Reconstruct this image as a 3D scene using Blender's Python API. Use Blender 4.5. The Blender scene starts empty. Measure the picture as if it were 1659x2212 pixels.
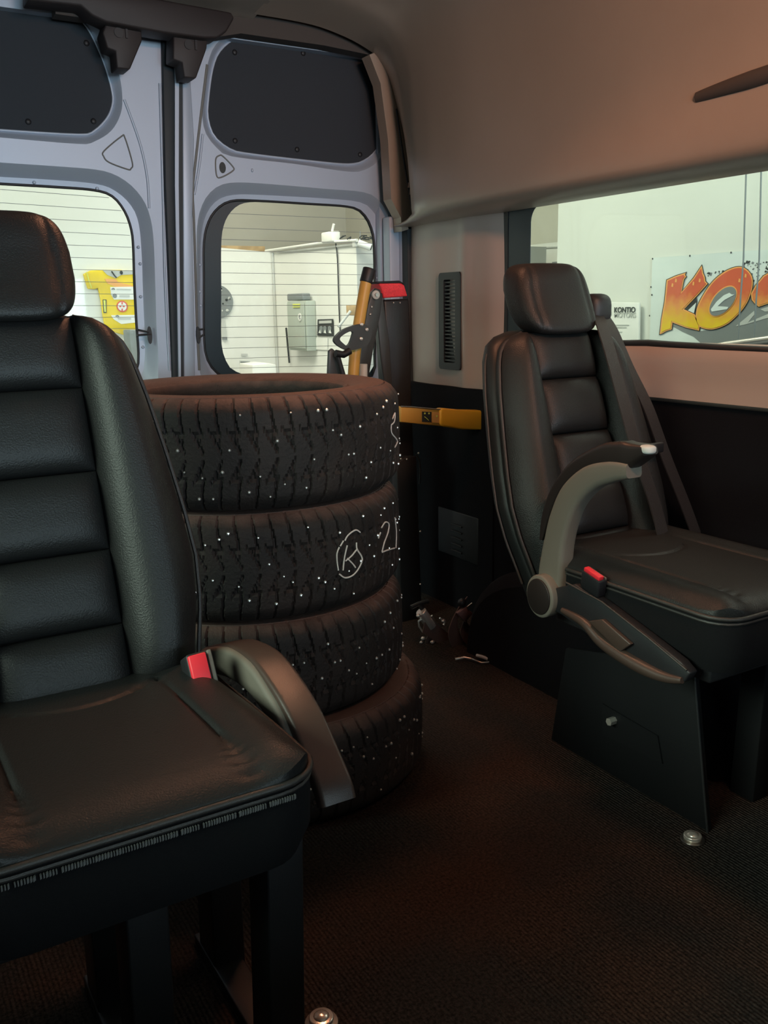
import bpy, bmesh, math, random
import numpy as np
from mathutils import Vector, Matrix
random.seed(7); np.random.seed(7)
S = bpy.context.scene
COL = S.collection
PI = math.pi

# ------------------------------------------------------------------ camera
W, H, FPX = 1659, 2212, 1950.0
YAW, PITCH, ROLL, CAMH = math.radians(30.5), math.radians(12.8), math.radians(-1.1), 1.0
CF = Vector((math.sin(YAW)*math.cos(PITCH), math.cos(YAW)*math.cos(PITCH), -math.sin(PITCH)))
r0 = Vector((math.cos(YAW), -math.sin(YAW), 0)); u0 = r0.cross(CF)
CR = r0*math.cos(ROLL)+u0*math.sin(ROLL); CU = -r0*math.sin(ROLL)+u0*math.cos(ROLL)
CC = Vector((0, 0, CAMH))
cam = bpy.data.objects.new('camera', bpy.data.cameras.new('camera')); COL.objects.link(cam)
cam.matrix_world = Matrix(((CR.x, CU.x, -CF.x, 0), (CR.y, CU.y, -CF.y, 0), (CR.z, CU.z, -CF.z, CAMH), (0, 0, 0, 1)))
cam.data.sensor_fit = 'VERTICAL'; cam.data.sensor_height = 24; cam.data.lens = 24*FPX/H
cam.data.clip_start = .02; cam.data.clip_end = 100
S.camera = cam
def ray(x, y): return CF+CR*((x-W/2)/FPX)-CU*((y-H/2)/FPX)
def at(x, y, ax, v):           # where the measured direction meets a real plane of the van or the workshop
    d = ray(x, y); return CC+d*((v-CC[ax])/d[ax])

# ------------------------------------------------------------------ world, exposure, lights
S.view_settings.view_transform = 'Standard'; S.view_settings.look = 'None'
S.view_settings.gamma = 1.0; S.view_settings.use_curve_mapping = False
S.view_settings.exposure = 0.0
wd = bpy.data.worlds.new('world'); S.world = wd; wd.use_nodes = True
wd.node_tree.nodes['Background'].inputs[0].default_value = (.8, .85, 1, 1)
wd.node_tree.nodes['Background'].inputs[1].default_value = .02
def area(name, loc, to, sx, sy, power, col):
    l = bpy.data.lights.new(name, 'AREA'); l.shape = 'RECTANGLE'; l.size = sx; l.size_y = sy
    l.energy = power; l.color = col
    o = bpy.data.objects.new(name, l); COL.objects.link(o); o.location = loc
    o.rotation_euler = (Vector(to)-Vector(loc)).to_track_quat('-Z', 'Y').to_euler()
    return o
WC = (1.0, .985, .87)
area('workshop_light', (1.6, 6.3, 3.9), (2.2, 6.8, 0), 3.4, 1.2, 200, WC)
area('workshop_light', (-2.0, 4.6, 3.9), (-2.0, 4.6, 0), 3.0, 1.2, 15, WC)
area('workshop_light', (4.0, 1.6, 3.9), (4.3, 1.6, 0), 1.0, 4.5, 100, (.96, 1.0, .93))
area('workshop_light', (3.5, 9.6, 3.9), (3.5, 9.8, 0), 4.0, .8, 40, WC)
area('workshop_light', (-3.2, .8, 2.4), (0, 1.2, 1.0), 3.5, 1.2, 290, (.86, 1.0, .92))      # bay beyond the van's other side
area('front_fill_light', (.9, -5.6, .95), (.9, 0, 1.25), 5.0, 1.7, 600, (.66, .80, 1.0))   # unseen panel added to light the rear doors through the windscreen
area('dome_lamp', (.85, .10, 1.86), (1.70, 1.95, 1.25), .30, .16, 8.5, (1.0, .47, .27)).data.spread = math.radians(95)     # warm lamps of the passenger cell
area('dome_lamp', (.95, 1.75, 1.875), (.70, 1.2, 0), .26, .12, 4.2, (1.0, .42, .23)).data.spread = math.radians(125)
# ------------------------------------------------------------------ materials
def mat(name, col, rough=.6, metal=0, bump=0, bscale=200, var=0, vscale=8, emis=0, spec=.5, coat=0, alpha=None, vcol=None, vlo=.4, vhi=.65, aniso=None):
    m = bpy.data.materials.new(name); m.use_nodes = True; n = m.node_tree.nodes; l = m.node_tree.links
    b = n['Principled BSDF']; b.inputs['Base Color'].default_value = (*col, 1); b.inputs['Roughness'].default_value = rough
    b.inputs['Metallic'].default_value = metal; b.inputs['Specular IOR Level'].default_value = spec
    b.inputs['Coat Weight'].default_value = coat
    tc = n.new('ShaderNodeTexCoord')
    if emis: b.inputs['Emission Color'].default_value = (*col, 1); b.inputs['Emission Strength'].default_value = emis
    if var or vcol:
        t = n.new('ShaderNodeTexNoise'); t.inputs['Scale'].default_value = vscale; t.inputs['Detail'].default_value = 6
        l.new(tc.outputs['Object'], t.inputs['Vector'])
        r = n.new('ShaderNodeValToRGB'); r.color_ramp.elements[0].position = vlo; r.color_ramp.elements[1].position = vhi
        c2 = vcol if vcol else tuple(min(1, c*(1+var)) for c in col)
        c1 = col if vcol else tuple(c*(1-var) for c in col)
        r.color_ramp.elements[0].color = (*c1, 1); r.color_ramp.elements[1].color = (*c2, 1)
        l.new(t.outputs['Fac'], r.inputs['Fac']); l.new(r.outputs['Color'], b.inputs['Base Color'])
    if bump:
        t = n.new('ShaderNodeTexNoise'); t.inputs['Scale'].default_value = bscale; t.inputs['Detail'].default_value = 3
        if aniso:
            mp = n.new('ShaderNodeMapping'); mp.inputs['Scale'].default_value = aniso
            l.new(tc.outputs['Object'], mp.inputs['Vector']); l.new(mp.outputs['Vector'], t.inputs['Vector'])
        else: l.new(tc.outputs['Object'], t.inputs['Vector'])
        bm = n.new('ShaderNodeBump'); bm.inputs['Strength'].default_value = bump; bm.inputs['Distance'].default_value = .002
        l.new(t.outputs['Fac'], bm.inputs['Height']); l.new(bm.outputs['Normal'], b.inputs['Normal'])
    return m
def glassmat(name, tint, gl=.06):
    m = bpy.data.materials.new(name); m.use_nodes = True; n = m.node_tree.nodes; l = m.node_tree.links
    n.remove(n['Principled BSDF']); o = n['Material Output']
    t = n.new('ShaderNodeBsdfTransparent'); t.inputs[0].default_value = (*tint, 1)
    g = n.new('ShaderNodeBsdfGlossy'); g.inputs['Roughness'].default_value = .03
    x = n.new('ShaderNodeMixShader'); x.inputs[0].default_value = gl
    l.new(t.outputs[0], x.inputs[1]); l.new(g.outputs[0], x.inputs[2]); l.new(x.outputs[0], o.inputs[0])
    return m
M = {}
M['silver'] = mat('silver_paint', (.42, .48, .58), .5, .3, bump=.03, bscale=25)
M['board'] = mat('dark_board', (.030, .035, .043), .75, bump=.5, bscale=900, spec=.3)
M['blackpl'] = mat('black_plastic', (.012, .012, .014), .5, bump=.15, bscale=700)
M['brownpl'] = mat('dark_brown_plastic', (.022, .016, .016), .6, bump=.1, bscale=500)
M['rubber'] = mat('seal_rubber', (.016, .022, .027), .6)
M['frit'] = mat('glass_frit', (.012, .026, .036), .35)
M['head'] = mat('headliner_beige', (.33, .265, .215), .34, bump=.05, bscale=500, var=.04, vscale=3)
M['headf'] = mat('headliner_fabric', (.235, .205, .175), .8, bump=.25, bscale=900)
M['greytrim'] = mat('grey_trim', (.16, .16, .15), .6, bump=.1, bscale=600)
M['beige'] = mat('beige_plastic', (.40, .32, .28), .30, bump=.05, bscale=400, var=.03, vscale=2)
M['carpetw'] = mat('black_wall_carpet', (.006, .006, .008), .95, bump=.6, bscale=600, spec=.15)
M['leather'] = mat('black_leather', (.013, .013, .013), .46, bump=.4, bscale=420, spec=.36)
M['leather2'] = mat('black_leather_smooth', (.011, .0115, .0115), .46, bump=.2, bscale=500, spec=.36)
M['piping'] = mat('piping', (.03, .026, .024), .45, bump=.3, bscale=800)
M['seatfab'] = mat('seat_underside_fabric', (.005, .005, .006), .9, bump=.4, bscale=900, spec=.2)
M['beigearm'] = mat('taupe_plastic', (.135, .118, .096), .6, bump=.12, bscale=800)
M['armtop'] = mat('armrest_pad', (.055, .035, .028), .38, bump=.15, bscale=800)
M['armdark'] = mat('armrest_dark', (.016, .011, .01), .45)
M['red'] = mat('red_plastic', (.8, .03, .045), .45, spec=.4)
M['redtape'] = mat('red_reflective', (.95, .045, .06), .5, bump=.9, bscale=420, var=.15, vscale=300)
M['tyre'] = mat('tyre_rubber', (.014, .012, .011), .70, bump=.8, bscale=160, vcol=(.026, .019, .016), vscale=9, vlo=.45, vhi=.7, spec=.35)
M['stud'] = mat('steel_stud', (.62, .6, .56), .3, .7)
M['chalk'] = mat('chalk', (.62, .6, .56), .9)
M['chrome'] = mat('chrome', (.78, .70, .64), .26, .7)
M['steel'] = mat('worn_steel', (.45, .4, .36), .35, 1, bump=.2, bscale=80)
M['darksteel'] = mat('black_steel', (.022, .022, .024), .42, .3, bump=.1, bscale=300)
M['matblack'] = mat('matt_black_panel', (.006, .006, .007), .7, bump=.1, bscale=300, spec=.2)
M['shade_beam'] = mat('shade_and_beam_brown', (.055, .045, .04), .8)  # painted shade of the liner recess, also the rear beam's brown
M['zip'] = mat('zip_grey', (.10, .10, .10), .5)
M['greysteel'] = mat('grey_steel', (.06, .065, .068), .42, .3, bump=.1, bscale=300)
M['yellow'] = mat('yellow_paint', (.60, .34, .07), .42, bump=.1, bscale=60)
M['orange'] = mat('orange_grip', (1.0, .40, .02), .5, bump=.05, bscale=200)
M['strap'] = mat('woven_strap', (.10, .055, .045), .8, bump=.8, bscale=900, aniso=(1, 1, .2))
M['belt'] = mat('seat_belt', (.022, .018, .017), .6, bump=.7, bscale=700, aniso=(1, 1, .15))
M['white'] = mat('white_wall', (.80, .80, .75), .8, bump=.05, bscale=30, var=.02, vscale=1)
M['white2'] = mat('pale_green_wall', (.75, .76, .70), .8, bump=.05, bscale=30, var=.02, vscale=1)
M['upper'] = mat('upper_wall', (.60, .58, .50), .85, var=.04, vscale=1)
M['concrete'] = mat('concrete', (.30, .29, .27), .7, var=.15, vscale=3)
M['whitepl'] = mat('white_plastic', (.85, .85, .80), .4)
M['cab'] = mat('cabinet_grey', (.42, .46, .40), .5)
M['ink'] = mat('dark_ink', (.03, .035, .035), .6)
M['grey'] = mat('mid_grey', (.22, .24, .24), .6)
M['lgrey'] = mat('light_grey', (.55, .56, .53), .6)
M['lime'] = mat('lime_label', (.75, .78, .15), .6)
M['yshirt'] = mat('yellow_jersey', (.85, .62, .03), .75, bump=.4, bscale=14, var=.08, vscale=6)
M['redprint'] = mat('red_print', (.75, .13, .08), .7)
M['orangeprint'] = mat('orange_print', (.9, .42, .12), .6)
M['banner'] = mat('banner_vinyl', (.74, .81, .78), .45, bump=.3, bscale=4, var=.03, vscale=3)
M['pinktag'] = mat('pinkish_tag', (.16, .08, .075), .6, bump=.3, bscale=300)
M['wood'] = mat('pale_wood', (.55, .38, .2), .6, var=.15, vscale=12)
M['glass'] = glassmat('clear_glass', (.96, .97, .94), .015)
M['glassg'] = glassmat('green_glass', (.90, .94, .89), .03)
def fire_mat():                                     # printed red-to-yellow fade by height: flat print on the banner
    m = bpy.data.materials.new('flame_print'); m.use_nodes = True; n = m.node_tree.nodes; l = m.node_tree.links
    b = n['Principled BSDF']; b.inputs['Roughness'].default_value = .5
    g = n.new('ShaderNodeNewGeometry'); s = n.new('ShaderNodeSeparateXYZ'); mr = n.new('ShaderNodeMapRange')
    l.new(g.outputs['Position'], s.inputs[0]); l.new(s.outputs['Z'], mr.inputs['Value'])
    mr.inputs['From Min'].default_value = .79; mr.inputs['From Max'].default_value = 1.27
    t = n.new('ShaderNodeTexNoise'); t.inputs['Scale'].default_value = 7
    ad = n.new('ShaderNodeMath'); ad.operation = 'MULTIPLY_ADD'; ad.inputs[1].default_value = .25; ad.inputs[2].default_value = -.12
    l.new(t.outputs['Fac'], ad.inputs[0]); a2 = n.new('ShaderNodeMath'); l.new(ad.outputs[0], a2.inputs[0]); l.new(mr.outputs[0], a2.inputs[1])
    r = n.new('ShaderNodeValToRGB'); e = r.color_ramp.elements
    e[0].position = .1; e[0].color = (.82, .55, .01, 1); e[1].position = .75; e[1].color = (.68, .12, .055, 1)
    x = e.new(.4); x.color = (.80, .30, .07, 1); y = e.new(.55); y.color = (.68, .13, .05, 1)
    l.new(a2.outputs[0], r.inputs[0]); l.new(r.outputs[0], b.inputs['Base Color'])
    return m
M['fire'] = fire_mat()
def carpet_mat():
    m = bpy.data.materials.new('ribbed_carpet'); m.use_nodes = True; n = m.node_tree.nodes; l = m.node_tree.links
    b = n['Principled BSDF']; b.inputs['Roughness'].default_value = .95; b.inputs['Specular IOR Level'].default_value = .15
    tc = n.new('ShaderNodeTexCoord')
    t = n.new('ShaderNodeTexNoise'); t.inputs['Scale'].default_value = 170; t.inputs['Detail'].default_value = 5; t.inputs['Roughness'].default_value = .75
    l.new(tc.outputs['Object'], t.inputs['Vector'])
    big = n.new('ShaderNodeTexNoise'); big.inputs['Scale'].default_value = 4; big.inputs['Detail'].default_value = 4
    l.new(tc.outputs['Object'], big.inputs['Vector'])
    r = n.new('ShaderNodeValToRGB'); r.color_ramp.elements[0].position = .38; r.color_ramp.elements[0].color = (.009, .0075, .0075, 1)
    r.color_ramp.elements[1].position = .72; r.color_ramp.elements[1].color = (.085, .075, .068, 1)
    l.new(t.outputs['Fac'], r.inputs[0])
    r2 = n.new('ShaderNodeValToRGB'); r2.color_ramp.elements[0].position = .42; r2.color_ramp.elements[0].color = (.75, .75, .75, 1)
    r2.color_ramp.elements[1].position = .62; r2.color_ramp.elements[1].color = (1.25, .9, .75, 1)
    l.new(big.outputs['Fac'], r2.inputs[0])
    mx = n.new('ShaderNodeMix'); mx.data_type = 'RGBA'; mx.blend_type = 'MULTIPLY'; mx.inputs[0].default_value = 1
    l.new(r.outputs[0], mx.inputs[6]); l.new(r2.outputs[0], mx.inputs[7]); l.new(mx.outputs[2], b.inputs['Base Color'])
    w = n.new('ShaderNodeTexWave'); w.inputs['Scale'].default_value = 45; w.bands_direction = 'X'; w.inputs['Distortion'].default_value = 1.5
    l.new(tc.outputs['Object'], w.inputs['Vector'])
    ad = n.new('ShaderNodeMath'); l.new(w.outputs['Fac'], ad.inputs[0]); l.new(t.outputs['Fac'], ad.inputs[1])
    bp = n.new('ShaderNodeBump'); bp.inputs['Strength'].default_value = .8; bp.inputs['Distance'].default_value = .004
    l.new(ad.outputs[0], bp.inputs['Height']); l.new(bp.outputs[0], b.inputs['Normal'])
    return m
M['carpet'] = carpet_mat()

# ------------------------------------------------------------------ helpers
def obj(name, verts, faces, m, parent=None, smooth=False, bevel=0, seg=2):
    me = bpy.data.meshes.new(name)
    bm = bmesh.new(); vs = [bm.verts.new(v) for v in verts]
    for f in faces:
        try: bm.faces.new([vs[i] for i in f])
        except ValueError: pass
    bmesh.ops.recalc_face_normals(bm, faces=bm.faces)
    if bevel: bmesh.ops.bevel(bm, geom=list(bm.edges), offset=bevel, segments=seg, profile=.5, affect='EDGES', clamp_overlap=True)
    bm.to_mesh(me); bm.free()
    if smooth or bevel:
        for p in me.polygons: p.use_smooth = True
    me.materials.append(M[m])
    o = bpy.data.objects.new(name, me); COL.objects.link(o)
    if parent: o.parent = parent
    if bevel or smooth:
        try: me.set_sharp_from_angle(angle=math.radians(50))
        except Exception: pass
    return o
def tag(o, label=None, cat=None, group=None, kind=None):
    if label: o['label'] = label
    if cat: o['category'] = cat
    if group: o['group'] = group
    if kind: o['kind'] = kind
    return o
def thing(name, loc, label=None, cat=None, group=None, kind=None, rz=0, sc=1):
    o = bpy.data.objects.new(name, None); COL.objects.link(o); o.location = loc; o.rotation_euler = (0, 0, rz)
    o.scale = (sc, sc, sc); o.empty_display_size = .1
    return tag(o, label, cat, group, kind)
BOXF = [(0, 1, 3, 2), (4, 6, 7, 5), (0, 4, 5, 1), (2, 3, 7, 6), (0, 2, 6, 4), (1, 5, 7, 3)]
def box(name, lo, hi, m, parent=None, bevel=0, seg=2, rot=None, piv=None):
    v = [Vector((x, y, z)) for x in (lo[0], hi[0]) for y in (lo[1], hi[1]) for z in (lo[2], hi[2])]
    if rot is not None:
        c = Vector(piv) if piv else (Vector(lo)+Vector(hi))/2
        v = [rot@(p-c)+c for p in v]
    return obj(name, v, BOXF, m, parent, bevel=bevel, seg=seg)
def prism(name, poly, off, m, parent=None, bevel=0, smooth=False):   # poly: 3D points, off: extrusion vector
    n = len(poly); off = Vector(off); v = [Vector(p) for p in poly]+[Vector(p)+off for p in poly]
    f = [tuple(range(n)), tuple(range(2*n-1, n-1, -1))]+[(i, (i+1) % n, n+(i+1) % n, n+i) for i in range(n)]
    return obj(name, v, f, m, parent, bevel=bevel, smooth=smooth)
def ringprism(name, outer, inner, off, m, parent=None):              # two loops of equal count
    n = len(outer); off = Vector(off)
    v = [Vector(p) for p in outer]+[Vector(p) for p in inner]; v += [p+off for p in v]
    f = []
    for i in range(n):
        j = (i+1) % n
        f += [(i, j, n+j, n+i), (2*n+i, 3*n+i, 3*n+j, 2*n+j), (i, 2*n+i, 2*n+j, j), (n+i, n+j, 3*n+j, 3*n+i)]
    return obj(name, v, f, m, parent)
def tube(name, pts, r, m, parent=None, n=8, closed=False, rs=None):
    pts = [Vector(p) for p in pts]; v = []; f = []; N = len(pts); up = None
    for i, p in enumerate(pts):
        a = pts[(i-1) % N] if (i > 0 or closed) else p; b = pts[(i+1) % N] if (i < N-1 or closed) else p
        t = (b-a).normalized()
        if up is None: up = t.orthogonal().normalized()
        up = (up-t*up.dot(t)).normalized(); s = t.cross(up); rr = rs[i] if rs else r
        v += [p+(up*math.cos(2*PI*k/n)+s*math.sin(2*PI*k/n))*rr for k in range(n)]
    R = N if closed else N-1
    for i in range(R):
        for k in range(n):
            f.append((i*n+k, i*n+(k+1) % n, ((i+1) % N)*n+(k+1) % n, ((i+1) % N)*n+k))
    if not closed: f += [tuple(range(n-1, -1, -1)), tuple(range((N-1)*n, N*n))]
    return obj(name, v, f, m, parent, smooth=True)
def cyl(name, a, b, r, m, parent=None, n=20, r2=None, bevel=0):
    a = Vector(a); b = Vector(b); t = (b-a).normalized(); u = t.orthogonal().normalized(); s = t.cross(u); r2 = r if r2 is None else r2
    v = [a+(u*math.cos(2*PI*k/n)+s*math.sin(2*PI*k/n))*r for k in range(n)]+[b+(u*math.cos(2*PI*k/n)+s*math.sin(2*PI*k/n))*r2 for k in range(n)]
    f = [tuple(range(n)), tuple(range(2*n-1, n-1, -1))]+[(k, (k+1) % n, n+(k+1) % n, n+k) for k in range(n)]
    return obj(name, v, f, m, parent, bevel=bevel, smooth=True)
def strip(name, pts, wv, th, m, parent=None):                        # a flat ribbon along pts, wv: half-width vectors
    v = []; f = []; N = len(pts); pts = [Vector(p) for p in pts]
    for i, p in enumerate(pts):
        w = Vector(wv[i] if isinstance(wv, list) else wv)
        t = (pts[min(i+1, N-1)]-pts[max(i-1, 0)]).normalized(); nn = t.cross(w).normalized()*th/2
        v += [p-w-nn, p+w-nn, p+w+nn, p-w+nn]
    for i in range(N-1):
        for k in range(4): f.append((4*i+k, 4*i+(k+1) % 4, 4*i+4+(k+1) % 4, 4*i+4+k))
    f += [(3, 2, 1, 0), tuple(range(4*N-4, 4*N))]
    return obj(name, v, f, m, parent, smooth=True)
def spline(P, k=6, closed=False):
    P = [Vector(p) for p in P]; out = []; n = len(P); R = n if closed else n-1
    for i in range(R):
        g = (lambda j: P[j % n]) if closed else (lambda j: P[max(0, min(n-1, j))])
        a, b, c, d = g(i-1), g(i), g(i+1), g(i+2)
        for s in range(k):
            t = s/k; out.append(.5*((2*b)+(c-a)*t+(2*a-5*b+4*c-d)*t*t+(3*b-a-3*c+d)*t**3))
    if not closed: out.append(P[-1])
    return out
def angres(loop, cen, N, ax=(0, 2)):             # resample a closed loop at N angles about a centre
    L = [(p[ax[0]]-cen[0], p[ax[1]]-cen[1], p) for p in loop]; out = []
    for k in range(N):
        a = 2*PI*k/N; d = (math.cos(a), math.sin(a)); best = None
        for i in range(len(L)):
            x1, y1, p = L[i]; x2, y2, q = L[(i+1) % len(L)]
            ex, ey = x2-x1, y2-y1; den = d[0]*ey-d[1]*ex
            if abs(den) < 1e-12: continue
            t = (x1*ey-y1*ex)/den; s = (x1*d[1]-y1*d[0])/den
            if t > 0 and -1e-9 <= s <= 1+1e-9 and (best is None or t > best[0]): best = (t, Vector(p).lerp(Vector(q), s))
        out.append(best[1])
    return out
def loft(name, loops, m, parent=None, cap=(False, False), smooth=True):
    n = len(loops[0]); v = [p for L in loops for p in L]; f = []
    for r in range(len(loops)-1):
        for i in range(n): f.append((r*n+i, r*n+(i+1) % n, (r+1)*n+(i+1) % n, (r+1)*n+i))
    if cap[0]: f.append(tuple(range(n-1, -1, -1)))
    if cap[1]: f.append(tuple(range((len(loops)-1)*n, len(loops)*n)))
    return obj(name, v, f, m, parent, smooth=smooth)
def sheet(name, outer, holes, m, parent, off):   # flat sheet with holes and thickness
    me = bpy.data.meshes.new(name); bm = bmesh.new()
    for L in [outer]+holes:
        vs = [bm.verts.new(p) for p in L]
        for i in range(len(vs)): bm.edges.new((vs[i], vs[(i+1) % len(vs)]))
    bmesh.ops.triangle_fill(bm, use_beauty=True, use_dissolve=False, edges=bm.edges[:])
    r = bmesh.ops.extrude_face_region(bm, geom=bm.faces[:])
    for e in r['geom']:
        if isinstance(e, bmesh.types.BMVert): e.co += Vector(off)
    bmesh.ops.recalc_face_normals(bm, faces=bm.faces); bm.to_mesh(me); bm.free(); me.materials.append(M[m])
    o = bpy.data.objects.new(name, me); COL.objects.link(o)
    if parent: o.parent = parent
    return o
def grid(name, F, nu, nv, m, parent=None, wrapu=False, smooth=True):
    v = [F(i/(nu if wrapu else nu-1), j/(nv-1)) for j in range(nv) for i in range(nu)]; f = []
    for j in range(nv-1):
        for i in range(nu if wrapu else nu-1):
            i2 = (i+1) % nu; f.append((j*nu+i, j*nu+i2, (j+1)*nu+i2, (j+1)*nu+i))
    return obj(name, v, f, m, parent, smooth=smooth)
def pillow(name, base, nrm, Hh, m, parent, nu=22, nv=22, pu=3, pv=3, q=.6, th=.01):
    # base(u,v) with u,v in -1..1 -> point; bulges along nrm, closed at the back
    v = []; f = []; nrm = Vector(nrm).normalized()
    def c(t, n): return math.sin((t/(n-1)-.5)*PI)
    for j in range(nv):
        for i in range(nu):
            a, b = c(i, nu), c(j, nv)
            h = Hh*(max(0, (1-abs(a)**pu)*(1-abs(b)**pv))**q); v.append(Vector(base(a, b))+nrm*h)
    o = nu*nv
    for j in range(nv):
        for i in range(nu): v.append(Vector(base(c(i, nu), c(j, nv)))-nrm*th)
    for j in range(nv-1):
        for i in range(nu-1):
            k = j*nu+i; f.append((k, k+1, k+nu+1, k+nu)); f.append((o+k, o+k+nu, o+k+nu+1, o+k+1))
    for i in range(nu-1):
        f.append((i, o+i, o+i+1, i+1)); k = (nv-1)*nu+i; f.append((k, k+1, o+k+1, o+k))
    for j in range(nv-1):
        k = j*nu; f.append((k, k+nu, o+k+nu, o+k)); k = j*nu+nu-1; f.append((k, o+k, o+k+nu, k+nu))
    return obj(name, v, f, m, parent, smooth=True)
def superell(name, cen, rad, e1, e2, m, parent, n=40, k=24, deform=None):
    def pw(x, e): return math.copysign(abs(x)**e, x)
    def F(u, v):
        a = 2*PI*u; b = (v-.5)*PI
        p = Vector((rad[0]*pw(math.cos(b), e1)*pw(math.cos(a), e2), rad[1]*pw(math.cos(b), e1)*pw(math.sin(a), e2), rad[2]*pw(math.sin(b), e1)))
        if deform: p = deform(p)
        return p+Vector(cen)
    return grid(name, F, n, k, m, parent, wrapu=True)
def rrect(cx, cy, hx, hy, r, n=6):
    out = []
    for sx, sy, a0 in ((1, 1, 0), (-1, 1, PI/2), (-1, -1, PI), (1, -1, 1.5*PI)):
        for k in range(n+1):
            a = a0+PI/2*k/n; out.append((cx+sx*(hx-r)+r*math.cos(a), cy+sy*(hy-r)+r*math.sin(a)))
    return out
def text_mesh(name, s, size, loc, right, up, m, parent=None, ext=.001, bold=0):
    c = bpy.data.curves.new(name, 'FONT'); c.body = s; c.size = size; c.extrude = ext; c.offset = bold
    t = bpy.data.objects.new('tmp', c); COL.objects.link(t); bpy.context.view_layer.update()
    me = bpy.data.meshes.new_from_object(t.evaluated_get(bpy.context.evaluated_depsgraph_get()))
    bpy.data.objects.remove(t); me.name = name
    right = Vector(right); up = Vector(up); n = right.cross(up); loc = Vector(loc)
    for v in me.vertices: v.co = loc+right*v.co.x+up*v.co.y+n*v.co.z
    me.materials.clear(); me.materials.append(M[m])
    o = bpy.data.objects.new(name, me); COL.objects.link(o)
    if parent: o.parent = parent
    return o
def PX(L, ax, v): return [at(x, y, ax, v) for x, y in L]
def ST(o): o['kind'] = 'structure'; return o

# ------------------------------------------------------------------ van shell
XL, XR, YD, ZC = -.42, 1.72, 2.80, 1.90
floor = thing('floor', (0, 0, 0)); ST(floor)
box('carpet', (XL-.02, -1.9, -.012), (XR+.02, 2.78, 0), 'carpet', floor)
box('floor_pan', (XL-.03, -1.95, -.10), (XR+.03, 2.86, -.0125), 'darksteel', floor)

# side wall, picture right
wr = thing('wall_right', (0, 0, 0)); ST(wr)
WY0, WY1 = 2.225, .55         # window glass extent along Y
def prof(y, top=False):  # cross-section of the padded upper wall (X, Z) from window top up to the ceiling
    return [(1.715, 1.262), (1.66, 1.262), (1.625, 1.268), (1.60, 1.285), (1.592, 1.32), (1.592, 1.42), (1.59, 1.56), (1.583, 1.69), (1.562, 1.785), (1.51, 1.848), (1.42, 1.880), (1.32, 1.890), (1.18, 1.892)]
pp = spline([(a, 0, b) for a, b in prof(0)], 4)
def ceil_z(y):
    ys = [2.735, 2.70, 2.62, 2.52, 2.45, 2.36, 2.2]; zs = [1.846, 1.852, 1.860, 1.868, 1.882, 1.890, 1.892]
    return float(np.interp(-y, [-a for a in ys], zs))
def hs2(u, v):
    k = v*(len(pp)-1); i = min(int(k), len(pp)-2); p = pp[i].lerp(pp[i+1], k-i)
    ys = [2.705, 2.665, 2.63, 2.58, 2.50, 2.40, 2.2, 1.9, 1.5, 1.0, .4, -.4, -1.2, -1.9]
    A = .07+.07*min(1, max(0, (1.63-p.z)/.3))-.03*min(1, max(0, (p.z-1.63)/.15))
    ins = [A*1.25, A*.92, A*.66, A*.36, A*.10, -.002, -.010, -.006, 0, 0, 0, 0, 0, 0]
    q = u*(len(ys)-1); j = min(int(q), len(ys)-2); t = q-j
    y = ys[j]*(1-t)+ys[j+1]*t; s = ins[j]*(1-t)+ins[j+1]*t
    f = min(1, max(0, (p.z-1.262)/.03))*min(1, max(0, (1.886-p.z)/.07))
    g = min(1, max(0, (p.z-1.7)/.18)); g = g*g*(3-2*g)
    return (p.x+s*f, y, p.z-(1.892-ceil_z(y))*g)
grid('upper_wall_liner', hs2, 54, len(pp), 'head', wr)
# dark tube whose colour stands for the shade in a liner recess
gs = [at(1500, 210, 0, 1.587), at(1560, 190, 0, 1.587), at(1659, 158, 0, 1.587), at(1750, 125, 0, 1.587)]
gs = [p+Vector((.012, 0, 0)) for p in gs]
tube('recess_shade', spline(gs, 5), .02, 'shade_beam', wr, rs=[.013+.007*min(1, i/8) for i in range(16)])
# window 1 with frame
w1 = thing('window_1', (0, 0, 0)); ST(w1)
GX = 1.728
win = [(WY0, .90), (WY0, 1.262), (WY1, 1.285), (WY1, .88)]
obj('glass_pane', [(GX, y, z) for y, z in [(2.24, .885), (2.24, 1.30), (.3, 1.32), (.3, .885)]]+[(GX+.005, y, z) for y, z in [(2.24, .885), (2.24, 1.30), (.3, 1.32), (.3, .885)]],
    [(0, 1, 2, 3), (4, 7, 6, 5), (0, 4, 5, 1), (1, 5, 6, 2), (2, 6, 7, 3), (3, 7, 4, 0)], 'glassg', w1)
fo = [(GX-.002, a, b) for a, b in rrect(1.28, 1.09, .955, .215, .03)]
fi = [(GX-.002, a, b) for a, b in rrect(1.225, 1.085, .855, .186, .045)]
ringprism('frit_border', fo, fi, (-.002, 0, 0), 'frit', w1)
tube('window_seal', [(GX-.006, a, b) for a, b in rrect(1.27, 1.083, .955, .198, .04)], .0075, 'blackpl', w1, closed=True)
tube('seal_lip', [at(x, y, 0, 1.70) for x, y in ((1340, 742), (1400, 741), (1450, 745), (1500, 748), (1560, 752), (1659, 757), (1760, 762))], .0085, 'blackpl', w1)
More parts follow.
